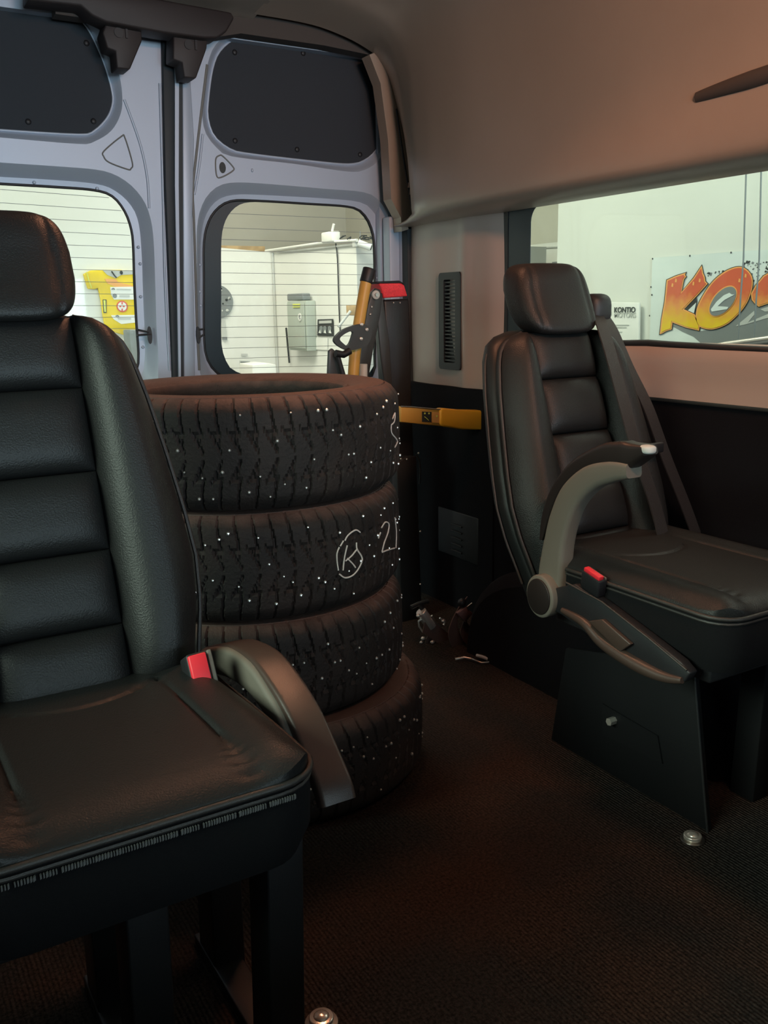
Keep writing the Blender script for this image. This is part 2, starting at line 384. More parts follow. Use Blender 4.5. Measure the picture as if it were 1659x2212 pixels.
# beige sill band under the window
sp = [(1.718, .905), (1.70, .900), (1.688, .885), (1.682, .86), (1.684, .83), (1.680, .80), (1.676, .775), (1.69, .765), (1.718, .765)]
sy = [2.2, 2.16, 1.9, 1.6, 1.2, .8, -1.9]
obj('sill_panel', [(x, y, z) for y in (2.19, -1.9) for x, z in sp], [tuple(range(9)), tuple(range(17, 8, -1))]+[(i, (i+1) % 9, 9+(i+1) % 9, 9+i) for i in range(9)], 'beige', wr, smooth=True)
box('lower_wall_carpet', (1.69, -1.9, 0), (1.715, 2.19, .768), 'carpetw', wr)
box('lower_wall_carpet', (1.683, 2.19, 0), (1.72, 2.72, .744), 'carpetw', wr)
# D pillar panel, beige, with its own relief
dp = spline([(1.72, 2.70), (1.712, 2.66), (1.705, 2.60), (1.700, 2.54), (1.703, 2.47), (1.698, 2.40), (1.690, 2.355), (1.698, 2.31), (1.704, 2.26), (1.712, 2.225), (1.728, 2.19)], 4)
def dpf(u, v):
    k = u*(len(dp)-1); i = min(int(k), len(dp)-2); p = dp[i].lerp(dp[i+1], k-i) if False else Vector(dp[i]).lerp(Vector(dp[i+1]), k-i)
    z = .742+v*(1.30-.742); s = .012*math.sin(v*PI)
    return (p.x-s*.4, p.y-.0*v, z)
dp = [Vector((a, b, 0)) for a, b in [(p.x, p.y) for p in [Vector(q) for q in spline([(x, y, 0) for x, y in [(1.72, 2.70), (1.712, 2.66), (1.705, 2.60), (1.700, 2.54), (1.703, 2.47), (1.698, 2.40), (1.690, 2.355), (1.698, 2.31), (1.704, 2.26), (1.712, 2.225), (1.728, 2.19)]], 4)]]]
grid('pillar_panel', dpf, len(dp), 10, 'beige', wr)
box('pillar_back', (1.722, 2.18, 0), (1.75, 2.74, 1.95), 'darksteel', wr)
# ventilation grille on the pillar
gA, gB = at(951, 592, 0, 1.69), at(998, 798, 0, 1.69)
vg = thing('vent_grille', (0, 0, 0)); vg.parent = wr
gy0, gy1, gz0, gz1 = gB.y, gA.y, gB.z-.003, gA.z+.003
ringprism('grille_frame', [(1.683, a, b) for a, b in rrect((gy0+gy1)/2, (gz0+gz1)/2, (gy1-gy0)/2, (gz1-gz0)/2, .012)],
          [(1.683, a, b) for a, b in rrect((gy0+gy1)/2, (gz0+gz1)/2, (gy1-gy0)/2-.028, (gz1-gz0)/2-.022, .006)], (.018, 0, 0), 'blackpl', vg)
box('grille_back', (1.697, gy0+.01, gz0+.01), (1.70, gy1-.01, gz1-.01), 'blackpl', vg)
sl = None
for k in range(22):
    z = gz0+.03+k*(gz1-gz0-.06)/21
    if sl is None:
        sl = box('slat', (1.686, gy0+.022, -.003), (1.696, gy1-.022, .002), 'blackpl', vg); sl.location.z = z
    else:
        c = sl.copy(); COL.objects.link(c); c.location.z = z
# faint lower vent cover on the black lining
lv = thing('lower_vent_cover', (0, 0, 0)); lv.parent = wr
a, b = at(950, 1105, 0, 1.688), at(1036, 1222, 0, 1.688)
box('cover_plate', (1.68, b.y, b.z), (1.69, a.y, a.z+.02), 'blackpl', lv, bevel=.004)
for k in range(5):
    zz = (a.z+b.z)/2-.045+k*.022; ym = (a.y+b.y)/2
    tube('cover_rib', [(1.677, ym-.03, zz), (1.673, ym, zz+.003), (1.677, ym+.03, zz)], .003, 'blackpl', lv)
# wheel arch housing, carpeted
def arch(u, v):
    a = v*PI; y = 1.60+.46*math.cos(a)*1.0; z = .33*math.sin(a)**.7 if math.sin(a) > 0 else 0
    x = 1.70-.22*(1-u)
    if u < .15: k = (u/.15); r = (1-k)**2*.04; z = max(0, z-r); y = 1.60+(y-1.60)*(1-r*.8)
    return (x if u >= .15 else 1.48+(u/.15)*.033, y, max(z, 0))
wa = grid('wheel_arch_cover', arch, 14, 26, 'carpetw', wr)
obj('wheel_arch_side', [(1.48, 1.60+.46*math.cos(k*PI/24)*.968, max(0, .33*math.sin(k*PI/24)**.7-.04)) for k in range(25)], [tuple(range(25))], 'carpetw', wr)

# outer skins keeping workshop light out
box('outer_skin', (1.74, -1.9, -.1), (1.78, 2.84, .87), 'silver', wr)
box('outer_skin', (1.74, -1.9, 1.31), (1.78, 2.84, 2.0), 'silver', wr)
box('outer_skin', (1.755, 2.26, .85), (1.78, 2.84, 1.33), 'silver', wr)
box('outer_skin', (1.74, -1.9, .87), (1.78, .34, 1.31), 'silver', wr)

# ceiling
cl = thing('ceiling', (0, 0, 0)); ST(cl)
def ceilf(u, v):
    y = 2.735-(2.735+1.9)*(v**2.2)
    return (XL+(1.19-XL)*u, y, ceil_z(y))
grid('headliner', ceilf, 14, 46, 'headf', cl)
box('roof_skin', (XL-.1, -2.0, 1.97), (1.80, 2.86, 2.0), 'silver', cl)

# rear frame beam over the doors + brown centre cover with two hook brackets
tr = thing('trim_1', (0, 0, 0)); ST(tr)
q = PX([(300, -30), (400, -20), (505, 4), (700, 38), (880, 75), (830, 125), (700, 98), (520, 72), (470, 80), (300, 55), (120, 30), (120, -30)], 1, 2.735)
prism('rear_beam', q, (0, .05, 0), 'shade_beam', tr)
q = PX([(60, -40), (250, -20), (500, 26), (507, 38), (490, 68), (470, 82), (443, 82), (350, 70), (230, 48), (200, 34), (175, 12), (60, 0)], 1, 2.66)
prism('centre_cover', q, (0, .08, 0), 'brownpl', tr, bevel=.006)
for poly, hole in (([(232, 42), (306, 52), (307, 88), (281, 150), (253, 147), (250, 110), (232, 104), (222, 70)], (257, 70)),
                   ([(375, 68), (449, 78), (447, 104), (424, 169), (398, 167), (394, 135), (374, 128)], (408, 96))):
    br = prism('hook_bracket', PX(poly, 1, 2.69), (0, .07, 0), 'brownpl', tr, bevel=.004)
    h = at(*hole, 1, 2.687)
    cyl('bracket_boss', h, h+Vector((0, .012, 0)), .013, 'blackpl', br)
    box('bracket_slot', h+Vector((.018, -.002, -.012)), h+Vector((.024, .006, .014)), 'blackpl', br)
# rear door frame column, right of the doors: grey painted step, seal, clips along the liner edge
q = PX([(798, 118), (885, 84), (950, 260), (955, 440), (950, 480), (905, 488), (868, 500), (866, 470), (845, 430), (838, 300), (822, 180)], 1, 2.70)
prism('frame_cover', q, (0, .05, 0), 'head', tr)
tube('liner_edge_seal', spline(PX([(856, 235), (870, 330), (884, 415), (890, 450), (900, 466), (935, 473), (985, 485)], 1, 2.672), 5), .0035, 'blackpl', tr)
box('frame_post', (at(842, 640, 1, 2.76).x, 2.755, 0), (at(868, 640, 1, 2.76).x, 2.80, 1.30), 'silver', tr, bevel=.004)
box('frame_post', (at(868, 640, 1, 2.74).x, 2.735, 0), (at(876, 640, 1, 2.74).x, 2.79, 1.29), 'silver', tr, bevel=.002)
box('door_seal', (at(875, 640, 1, 2.72).x, 2.70, 0), (at(889, 640, 1, 2.72).x+.01, 2.76, 1.28), 'rubber', tr, bevel=.004)
for px in ((887, 415), (884, 400), (930, 473)):
    p = at(*px, 1, 2.668); box('clip', p-Vector((.004, .004, .008)), p+Vector((.004, .004, .008)), 'steel', tr)
box('rear_skin', (1.66, 2.81, -.1), (1.78, 2.86, 2.0), 'silver', tr)
box('rear_header', (XL-.1, 2.79, 1.80), (1.78, 2.86, 2.0), 'silver', tr)

# rear doors
YF = 2.838                                  # depth of the recessed flanges
def up(o): return [(p.x, p.z) for p in o]
def recess(door, outer_px, inner_px, ysheet, yin, N=96, cen=None):
    lo = spline(PX(outer_px, 1, ysheet), 4, True); li = spline(PX(inner_px, 1, yin), 4, True)
    c = cen or (sum(p.x for p in li)/len(li), sum(p.z for p in li)/len(li))
    A = angres(lo, c, N); B = angres(li, c, N)
    m1 = [a.lerp(b, .30)+Vector((0, 0, 0)) for a, b in zip(A, B)]; m2 = [a.lerp(b, .75) for a, b in zip(A, B)]
    for p in m1: p.y = ysheet+(yin-ysheet)*.22
    for p in m2: p.y = ysheet+(yin-ysheet)*.85
    loft('recess_edge', [A, m1, m2, B], 'silver', door)
    return A, B, c
R_up_out = [(511, 70), (467, 95), (448, 140), (438, 205), (436, 240), (443, 285), (467, 318), (501, 338), (636, 354), (754, 371), (790, 366), (819, 345), (832, 305), (828, 230), (815, 165), (800, 133), (771, 108), (700, 94), (600, 78)]
R_up_in = [(522, 80), (478, 106), (459, 148), (449, 220), (449, 257), (462, 294), (496, 322), (535, 332), (670, 348), (754, 355), (790, 345), (814, 322), (825, 297), (822, 250), (812, 195), (798, 142), (778, 120), (704, 105), (603, 88)]
R_w_out = [(425, 560), (425, 500), (432, 455), (450, 420), (478, 399), (520, 394), (600, 399), (704, 408), (785, 415), (818, 432), (840, 470), (850, 540), (856, 700), (857, 830), (800, 870), (520, 870), (440, 830), (427, 700)]
R_w_in = [(433, 560), (436, 500), (448, 458), (472, 431), (505, 421), (560, 421), (704, 429), (778, 437), (805, 456), (822, 490), (829, 560), (831, 700), (831, 800), (800, 835), (540, 838), (470, 820), (440, 770), (433, 690)]
R_g = [(440, 600), (440, 527), (448, 485), (467, 453), (500, 434), (560, 434), (660, 440), (755, 447), (785, 462), (803, 495), (809, 540), (810, 660), (809, 780), (790, 815), (540, 820), (480, 812), (452, 785), (441, 740)]
R_fr = [(478, 620), (478, 527), (484, 485), (501, 455), (530, 438), (590, 437), (660, 442), (754, 449), (783, 465), (800, 497), (806, 542), (807, 660), (806, 775), (788, 808), (570, 812), (505, 800), (484, 768), (478, 730)]
L_up_out = [(-150, -10), (60, -4), (140, 5), (175, 25), (205, 52), (232, 95), (255, 152), (264, 203), (261, 245), (240, 283), (203, 306), (169, 311), (0, 297), (-150, 285), (-190, 250), (-190, 40)]
L_up_in = [(-150, 0), (60, 5), (135, 12), (155, 24), (186, 57), (210, 101), (230, 152), (243, 203), (242, 230), (230, 257), (202, 284), (169, 291), (0, 281), (-140, 270), (-175, 240), (-175, 50)]
L_w_out = [(-150, 340), (0, 351), (120, 359), (205, 366), (245, 376), (282, 399), (311, 434), (326, 475), (332, 523), (335, 600), (338, 701), (341, 807), (310, 860), (0, 860), (-150, 860), (-200, 800), (-200, 420)]
L_w_in = [(-150, 372), (0, 382), (120, 389), (205, 397), (245, 410), (280, 440), (299, 480), (306, 551), (309, 641), (313, 762), (300, 820), (240, 835), (0, 835), (-150, 835), (-185, 800), (-185, 430)]
L_g = [(-150, 388), (0, 397), (120, 404), (205, 411), (244, 425), (270, 458), (284, 498), (288, 540), (290, 607), (294, 690), (299, 780), (285, 812), (240, 820), (0, 820), (-150, 820), (-172, 790), (-172, 430)]
def rear_door(name, x0, x1, U, Uin, Wo, Wi, G, Fr, screws, wires, left):
    d = thing(name, (0, 0, 0)); ST(d)
    A1, B1, c1 = recess(d, U, Uin, YD, YD+.028)
    A2, B2, c2 = recess(d, Wo, Wi, YD, YF)
    out = [(x0[0], YD, 0), (x1[0], YD, 0), (x1[1], YD, .9), (x1[2], YD, 1.86), (x0[2], YD, 1.86), (x0[1], YD, .9)]
    sheet('door_sheet', out, [A1, A2], 'silver', d, (0, .006, 0))
    # black board in the upper opening with its screws
    P = spline(PX(Uin, 1, YD+.024), 4, True); P = angres(P, c1, 96)
    pan = prism('upper_panel', P, (0, .012, 0), 'board', d)
    rim = angres(spline(PX(Uin, 1, YD+.026), 4, True), c1, 96)
    tube('panel_rim', [p+Vector((0, 0, 0)) for p in rim], .0038, 'silver', d, closed=True)
    sc = None
    for s in screws:
        p = at(*s, 1, YD+.024)
        if sc is None: sc = superell('screw', (0, 0, 0), (.0085, .005, .0085), 1, 1, 'blackpl', pan, 12, 8); sc.location = p
        else:
            q = sc.copy(); COL.objects.link(q); q.location = p
    # flange and glass
    gl = angres(spline(PX(G, 1, YF+.003), 4, True), c2, 96)
    ringprism('glass_flange', B2, gl, (0, .006, 0), 'silver', d)
    tube('glass_seal', [p for p in gl], .004, 'blackpl', d, closed=True)
    pane = prism('glass_pane', [c for c in [Vector((c2[0], 0, c2[1]))*0+(p+(p-Vector((c2[0], p.y, c2[1])))*.03)+Vector((0, .009, 0)) for p in gl]], (0, .004, 0), 'glass', d)
    if Fr:
        fr = angres(spline(PX(Fr, 1, YF+.006), 4, True), c2, 96)
        g2 = [Vector((p.x, YF+.006, p.z)) for p in gl]
        ringprism('frit_border', g2, fr, (0, .002, 0), 'frit', d)
        ring = fr
    xs = [p.x for p in gl]
    for (xa, ya, xb, yb) in wires:
        a = at(xa, ya, 1, YF+.012); b = at(xb, yb, 1, YF+.012)
        w = Vector((0, 0, .0007))
        wire = strip('heating_wire', [a, a.lerp(b, .5), b], w, .0008, 'grey', pane)
    return d, c2, gl
wiresR = []
for (xa, ya, xb, yb) in [(0, 50, 1540, 103), (0, 163, 1540, 205), (0, 273, 1550, 306), (0, 380, 1550, 408), (0, 489, 1560, 511), (0, 597, 1560, 609), (0, 705, 1560, 707), (0, 809, 1560, 802), (0, 914, 1560, 900), (0, 1022, 1560, 994), (0, 1121, 1560, 1098), (0, 1225, 1560, 1190), (0, 1327, 1560, 1280), (0, 1420, 1560, 1380)]:
    wiresR.append((445 if ya > 200 else 452, 480+ya/4.484+(-.0), 806, 480+yb/4.484))
wiresR = [(470, 460, 800, 474)]+wiresR
wiresL = []
for (xa, ya, xb, yb) in [(0, 105, 1300, 205), (0, 265, 1450, 360), (500, 455, 1530, 510), (620, 608, 1550, 655), (700, 765, 1570, 797), (750, 915, 1580, 940), (780, 1060, 1590, 1078), (805, 1205, 1600, 1220), (820, 1352, 1600, 1357), (760, 1493, 1610, 1495), (800, 1640, 1620, 1630), (800, 1780, 1640, 1765)]:
    s = (yb-ya)/(xb-xa); wiresL.append((-120, 390+(ya-s*(xa+663))/5.53, xb/5.53, 390+yb/5.53))
gx = at(365, 400, 1, YD).x
d1, cL, glL = rear_door('door_1', (.04, .04, .04), (at(372, 800, 1, YD).x, at(372, 800, 1, YD).x, at(349, 80, 1, YD).x), L_up_out, L_up_in, L_w_out, L_w_in, L_g, None,
                 [(54, 13), (187, 93), (61, 263), (202, 262)], wiresL, True)
d2, cR, glR = rear_door('door_2', (at(396, 800, 1, YD).x, at(396, 800, 1, YD).x, at(390, 120, 1, YD).x), (at(868, 800, 1, YD).x, at(862, 500, 1, YD).x, at(835, 120, 1, YD).x+.02), R_up_out, R_up_in, R_w_out, R_w_in, R_g, R_fr,
                 [(507, 113), (655, 115), (508, 304), (642, 323), (778, 334)], wiresR, False)
box('door_side_fill', (XL-.05, 2.79, 0), (.05, 2.84, 1.86), 'silver', d1)
# pressed creases, gap seals
def bead(door, pxs, r, m='silver', y=YD, nm='pressed_crease'):
    tube(nm, spline(PX(pxs, 1, y), 5), r, m, door, n=8)
bead(d1, [(268, 215), (285, 260), (305, 320), (318, 385), (322, 450)], .004)
bead(d1, [(345, 180), (352, 420), (356, 600), (366, 800)], .0035, y=YD-.002)
bead(d2, [(447, 140), (437, 220), (424, 330), (416, 410), (418, 470), (421, 560), (425, 700), (430, 800)], .005, 'greytrim', y=YD+.002)
bead(d2, [(438, 290), (430, 360), (420, 420)], .004)
prism('edge_flange', PX([(394, 135), (410, 140), (420, 300), (416, 470), (421, 700), (422, 860), (397, 860), (395, 400)], 1, 2.786), (0, .014, 0), 'silver', d2, bevel=.004)
prism('gap_seal', PX([(350, 70), (378, 75), (377, 400), (386, 806), (387, 860), (375, 860), (373, 800), (357, 400)], 1, 2.785), (0, .03, 0), 'rubber', d1, bevel=.003)
prism('gap_strip', PX([(378, 130), (387, 132), (386, 400), (391, 806), (391, 860), (386, 860), (386, 806), (378, 400)], 1, 2.778), (0, .03, 0), 'silver', d2)
prism('gap_seal', PX([(387, 132), (394, 133), (395, 400), (397, 806), (397, 860), (391, 860), (391, 806), (386, 400)], 1, 2.784), (0, .03, 0), 'rubber', d2)
# triangular pressings, hole, dimple, flange bolts, rubber hooks
def tri(door, px, hole=None):
    tube('triangular_pressing', spline(PX(px, 1, YD-.001), 5, True), .0022, 'greytrim', door, closed=True, n=6)
tri(d1, [(262, 295), (270, 298), (286, 352), (283, 364), (276, 366), (236, 351), (224, 338), (225, 326)])
tri(d2, [(474, 336), (482, 338), (503, 360), (503, 369), (478, 383), (468, 379), (466, 345)])
h = at(481, 362, 1, YD-.002); prism('access_hole', [h+Vector((.0105*math.cos(k*PI/8), 0, .0165*math.sin(k*PI/8))) for k in range(16)], (0, .003, 0), 'ink', d2)
h = at(545, 368, 1, YD-.001); superell('dimple', h, (.004, .003, .006), 1, 1, 'silver', d2, 10, 6)
for door, pts in ((d1, [(74, 394), (210, 407), (299, 534), (303, 570), (304, 641), (309, 750)]), (d2, [(430, 530), (432, 572), (432, 630), (434, 660), (815, 600)])):
    for p in pts:
        p = at(*p, 1, YF-.001); superell('rivet', p, (.005, .003, .005), 1, 1, 'silver', door, 10, 6)
for door, pts in ((d1, [(296, 712), (322, 718), (326, 722), (296, 724)]), (d2, [(429, 712), (441, 711), (441, 722), (430, 730)])):
    P = PX(pts, 1, YD-.006); g = tube('rubber_hook', [P[0], P[1]], .003, 'blackpl', door); tube('rubber_hook', [P[3], P[2]], .003, 'blackpl', door)
    e = at(324 if door is d1 else 429, 724, 1, YD-.008); prism('hook_plate', [e+Vector((.007*math.cos(k*PI/6), 0, .027*math.sin(k*PI/6))) for k in range(12)], (0, .006, 0), 'blackpl', door)

# left wall (picture left, outside the frame) with its large window, and the cab front
wl = thing('wall_left', (0, 0, 0)); ST(wl)
box('wall_panel', (XL-.1, -1.9, -.1), (XL, 2.8, .80), 'carpetw', wl)
box('wall_panel', (XL-.1, -1.9, 1.36), (XL, 2.8, 1.97), 'head', wl)
box('wall_panel', (XL-.1, 2.2, .80), (XL, 2.8, 1.36), 'beige', wl)
box('wall_panel', (XL-.1, -.2, .80), (XL, .05, 1.36), 'greytrim', wl)
w2 = thing('window_2', (0, 0, 0)); ST(w2)
box('glass_pane', (XL-.06, .03, .79), (XL-.055, 2.22, 1.37), 'glassg', w2)
box('glass_pane', (XL-.06, -1.9, .79), (XL-.055, -.18, 1.37), 'glassg', w2)
wf = thing('wall_front', (0, 0, 0)); ST(wf)
box('dash_bulkhead', (XL-.1, -2.0, -.1), (1.78, -1.9, .85), 'blackpl', wf)
box('header_panel', (XL-.1, -2.0, 1.62), (1.78, -1.9, 1.97), 'greytrim', wf)
box('windscreen', (XL-.1, -1.96, .84), (1.78, -1.95, 1.63), 'glassg', wf)

# ------------------------------------------------------------------ passenger seats
def seat(name, ox, oy, sc, label, D, PZ, arm, legs, mirror=1, belt=False):
    # local: x across, y to the rear, z up; backrest front plane y = .36 (z-1)
    r = thing(name, (ox, oy, 0), label, 'seat', sc=sc)
    yb = lambda z: .36*(z-1); DR = .028 if legs == 'L' else .0
    Wz = [(.44, .190), (.489, .200), (.555, .215), (.623, .221), (.694, .215), (.78, .203), (.866, .189), (.93, .174), (.965, .158), (.985, .13), (.996, .09)]
    def Wf(z):
        for (a, b), (c, d) in zip(Wz, Wz[1:]):
            if z <= c: return b+(d-b)*max(0, (z-a)/(c-a))
        return Wz[-1][1]
    L = []
    for z, w in [(.40, .18)]+Wz+[(1.0, .03)]:
        k = 1 if z < .95 else max(.25, 1-(z-.95)*8)
        pts = []
        for i in range(40):
            a = 2*PI*i/40; ca, sa = math.cos(a), math.sin(a)
            x = (w+.006)*math.copysign(abs(ca)**.45, ca); y = .045+.045*k*math.copysign(abs(sa)**.6, sa)+.004
            pts.append(Vector((x, yb(z)+y, z)))
        L.append(pts)
    loft('backrest', L, 'leather2', r, cap=(True, True))
    seams = [.450, .548, .654, .767, .889, .994]
    for a, b in zip(seams, seams[1:]):
        top = b > .99
        def base(u, v, a=a, b=b, top=top):
            z = (a+b)/2+(b-a)/2*v*.985
            return (u*.092, yb(z)-.006, z)
        pillow('back_cushion', base, (0, -1, .36), .026, 'leather', r, nu=24, nv=22, pu=5, pv=3.2, q=.55, th=.008)
    for s in (-1, 1):
        def bb(u, v, s=s):
            z = .45+(v+1)/2*.545; w0, w1 = .093, Wf(z); t = (u*s+1)/2
            x = s*(w0+(w1-w0)*t); return (x, yb(z)-.004+.020*max(0, t-.6)/.4, z)
        pillow('side_bolster', bb, (0, -1, .36), .056, 'leather', r, nu=24, nv=44, pu=2.4, pv=9, q=.62, th=.008)
        zz = [.46+k*.535/26 for k in range(27)]
        tube('piping', [Vector((s*(Wf(z)+.004), yb(z)+.004, z)) for z in zz], .0034, 'piping', r, n=6)
        tube('piping', [Vector((s*(Wf(z)+.010), yb(z)+.050, z-.01)) for z in zz], .0026, 'piping', r, n=6)
    # headrest: rounded block with two stitched side panels
    def hd(p):
        g = .004*math.exp(-((abs(p.x)-.078)/.006)**2)
        k = 1-.10*max(0, -p.z/.078)-.12*max(0, p.z/.078)
        q = Vector((p.x*k, p.y, p.z)); q.y += g if p.y < 0 else 0
        q.y += -.020*max(0, -p.z/.078)+p.z*.30; return q
    hr = superell('headrest', (0, .026, 1.070), (.109, .052, .081), .42, .50, 'leather', r, 72, 44, hd)
    for s in (-1, 1):
        cyl('headrest_post', (s*.052, .045, .97), (s*.052, .048, 1.03), .007, 'chrome', r, 12)
        cyl('post_collar', (s*.052, .040, .988), (s*.052, .041, 1.004), .015, 'blackpl', r, 14)
    # seat cushion
    hw = .20; y0 = -D; y1 = yb(.47)+.02
    pl = rrect(0, (y0+y1)/2, hw, (y1-y0)/2, .055, 8)
    def ztop(x, y):
        t = (y-y0)/(y1-y0); z = PZ-DR*t*t-.002
        e = min(hw-abs(x), y-y0)
        z -= .022*math.exp(-max(0, e)/.022)
        g = math.exp(-((abs(x)-.118)/.0035)**2)*.006*(1 if t < .62 else .5)
        yy = y0+.31+.06*(x/.12)**2
        if abs(x) < .118: g += math.exp(-((y-yy)/.004)**2)*.005
        z += .010*math.exp(-((abs(x)-.165)/.03)**2)
        return z-g
    # warp a dense disc-like grid to the rounded plan
    NR, NA = 60, 120; cen = ((0), (y0+y1)/2); bl = angres([Vector((a, b, 0)) for a, b in pl], cen, NA, ax=(0, 1))
    v = []; f = []
    for j in range(NR):
        t = 1-(1-j/(NR-1))**1.0
        for b in bl:
            x = cen[0]+(b.x-cen[0])*t; y = cen[1]+(b.y-cen[1])*t; v.append((x, y, ztop(x, y)))
    for j in range(NR-1):
        for i in range(NA): f.append((j*NA+i, j*NA+(i+1) % NA, (j+1)*NA+(i+1) % NA, (j+1)*NA+i))
    for dz, k in ((.030, 1.0), (.036, .985)):
        for b in bl: v.append((cen[0]+(b.x-cen[0])*k, cen[1]+(b.y-cen[1])*k, PZ-dz))
    for q in (NR-1, NR):
        for i in range(NA): f.append((q*NA+i, q*NA+(i+1) % NA, (q+1)*NA+(i+1) % NA, (q+1)*NA+i))
    f.append(tuple(range((NR+1)*NA, (NR+2)*NA)))
    obj('seat_cushion', v, f, 'leather', r, smooth=True)
    zed = lambda b: PZ-.027-DR*((b.y-y0)/(y1-y0))**2*.8
    rim = [Vector((b.x*1.012, cen[1]+(b.y-cen[1])*1.01, zed(b))) for b in bl]
    tube('cushion_piping', rim, .0042, 'piping', r, closed=True, n=8)
    rim2 = [Vector((b.x*1.006, cen[1]+(b.y-cen[1])*1.004, zed(b)-.010)) for b in bl]
    tube('cushion_seam', rim2, .0028, 'piping', r, closed=True, n=6)
    base = [[Vector((b.x*1.0, cen[1]+(b.y-cen[1])*.998, zed(b)-.006)) for b in bl],
            [Vector((b.x*1.008, cen[1]+(b.y-cen[1])*1.004, zed(b)-.030)) for b in bl],
            [Vector((b.x*1.0, cen[1]+(b.y-cen[1])*1.0, PZ-.10)) for b in bl],
            [Vector((b.x*.93, cen[1]+(b.y-cen[1])*.95, PZ-.135)) for b in bl]]
    loft('cushion_skirt', base, 'seatfab', r, cap=(False, True))
    # zip teeth under the front edge
    zv = []; zf = []
    for k in range(105 if legs == 'L' else 0):
        if random.random() < .06: continue
        x = -hw+.05+k*(2*hw-.09)/104; y = y0-.0035; z = zed(Vector((0, y0, 0)))-.0165
        o = len(zv); a = random.uniform(.0006, .0013)
        for dx in (-a, a):
            for dy in (-.0015, .0015):
                for dz in (-.0024, .0024): zv.append((x+dx, y+dy, z+dz+dx*.6))
        zf += [tuple(o+i for i in q) for q in BOXF]
    if zv: zt = obj('zip_teeth', zv, zf, 'zip', r); zt['kind'] = 'stuff'
    # metal frame, legs, feet
    box('seat_frame', (-.17, y0+.05, PZ-.165), (.17, y1-.05, PZ-.125), 'darksteel', r, bevel=.005)
    if legs == 'L':
        for sx in (.155, -.02):
            lg = prism('leg', [(sx, y0+.10, 0), (sx, y0+.165, 0), (sx, y0+.14, PZ-.14), (sx, y0+.075, PZ-.14)], (.05, 0, 0), 'darksteel', r, bevel=.003)
            prism('leg', [(sx, y1-.13, 0), (sx, y1-.06, 0), (sx, y1-.08, PZ-.14), (sx, y1-.14, PZ-.14)], (.05, 0, 0), 'darksteel', r, bevel=.003)
        for sx in (-.02, .155): box('floor_rail', (sx-.002, y0+.09, 0), (sx+.045, y1-.04, .018), 'darksteel', r, bevel=.003)
        ab = [(.252, -.47)]
    else:
        xs = -.075
        lw = lambda p: Vector(((p.x-ox)/sc, (p.y-oy)/sc, p.z/sc))
        LP = [lw(p) for p in PX([(1190, 1600), (1530, 1790), (1500, 1440), (1222, 1400)], 0, 1.32)]
        LP[0].z = 0; LP[1].z = 0
        sp_ = prism('leg_panel', LP, (.012, 0, 0), 'matblack', r, bevel=.002)
        prism('leg_inset', [lw(p) for p in PX([(1300, 1520), (1420, 1590), (1430, 1650), (1300, 1585)], 0, 1.316)], (.004, 0, 0), 'matblack', r)
        prism('leg', [(.12, y0+.15, 0), (.12, y0+.21, 0), (.12, y0+.20, PZ-.14), (.12, y0+.14, PZ-.14)], (.05, 0, 0), 'matblack', r, bevel=.003)
        tube('leg_edge', [LP[1]-Vector((.002, 0, 0)), LP[2]-Vector((.002, 0, 0))], .003, 'darksteel', r)
        fb_ = lw(at(1323, 1557, 0, 1.31)); cyl('frame_bolt', fb_-Vector((.012, 0, 0)), fb_+Vector((.006, 0, 0)), .009, 'chrome', r, 6)
        ab = [(-.098, -.561)]
    for x, y in ab:
        cyl('anchor_plate', (x, y, 0), (x, y, .004), .024, 'steel', r, 24, bevel=.001)
        cyl('anchor_nut', (x, y, .004), (x, y, .013), .018, 'chrome', r, 24, bevel=.002)
        superell('anchor_stud', (x, y, .012), (.012, .012, .006), 1, 1, 'chrome', r, 14, 8)
    return r

# left seat (nearer), armrest down on the aisle side
LX, LY = .217, 1.47
s1 = seat('passenger_seat', LX, LY, 1.0, 'black leather seat nearest the camera at the left, its armrest lowered beside the tyres', .615, .505, 'down', 'L')
RX, RY, RS = 1.366, 1.56, .945
s2 = seat('passenger_seat', RX, RY, RS, 'black leather seat by the side window with raised taupe armrest and shoulder belt', .685, .545, 'up', 'R')

def armrest(parent, org, sc, X, side, path, wid, mats, padpath=None, padw=None):
    # body swept in the YZ plane; X = world plane of its visible face, thickness along side
    to = lambda p: ((p[0]-org[0])/sc, (p[1]-org[1])/sc, p[2]/sc)
    return to
def swept(name, parent, org, sc, pts, ws, x0, x1, m, bev=.006):
    # flat curved bar in the YZ plane with half-widths ws between x0 and x1
    P = spline([(0, y, z) for y, z in pts], 6); n = len(P)
    Wd = [ws[min(len(ws)-1, int(i/6))]*(1-(i % 6)/6)+ws[min(len(ws)-1, int(i/6)+1)]*((i % 6)/6) for i in range(n)]
    loops = []
    for i, p in enumerate(P):
        t = (P[min(n-1, i+1)]-P[max(0, i-1)]).normalized(); nn = Vector((0, -t.z, t.y))
        w = Wd[i]; c = []
        for a, b in rrect(0, 0, w, (x1-x0)/2, min(w, (x1-x0)/2)*.55, 4):
            q = p+nn*a; q.x = (x0+x1)/2+b
            c.append(Vector(((q.x-org[0])/sc, (q.y-org[1])/sc, q.z/sc)))
        loops.append(c)
    return loft(name, loops, m, parent, cap=(True, True))
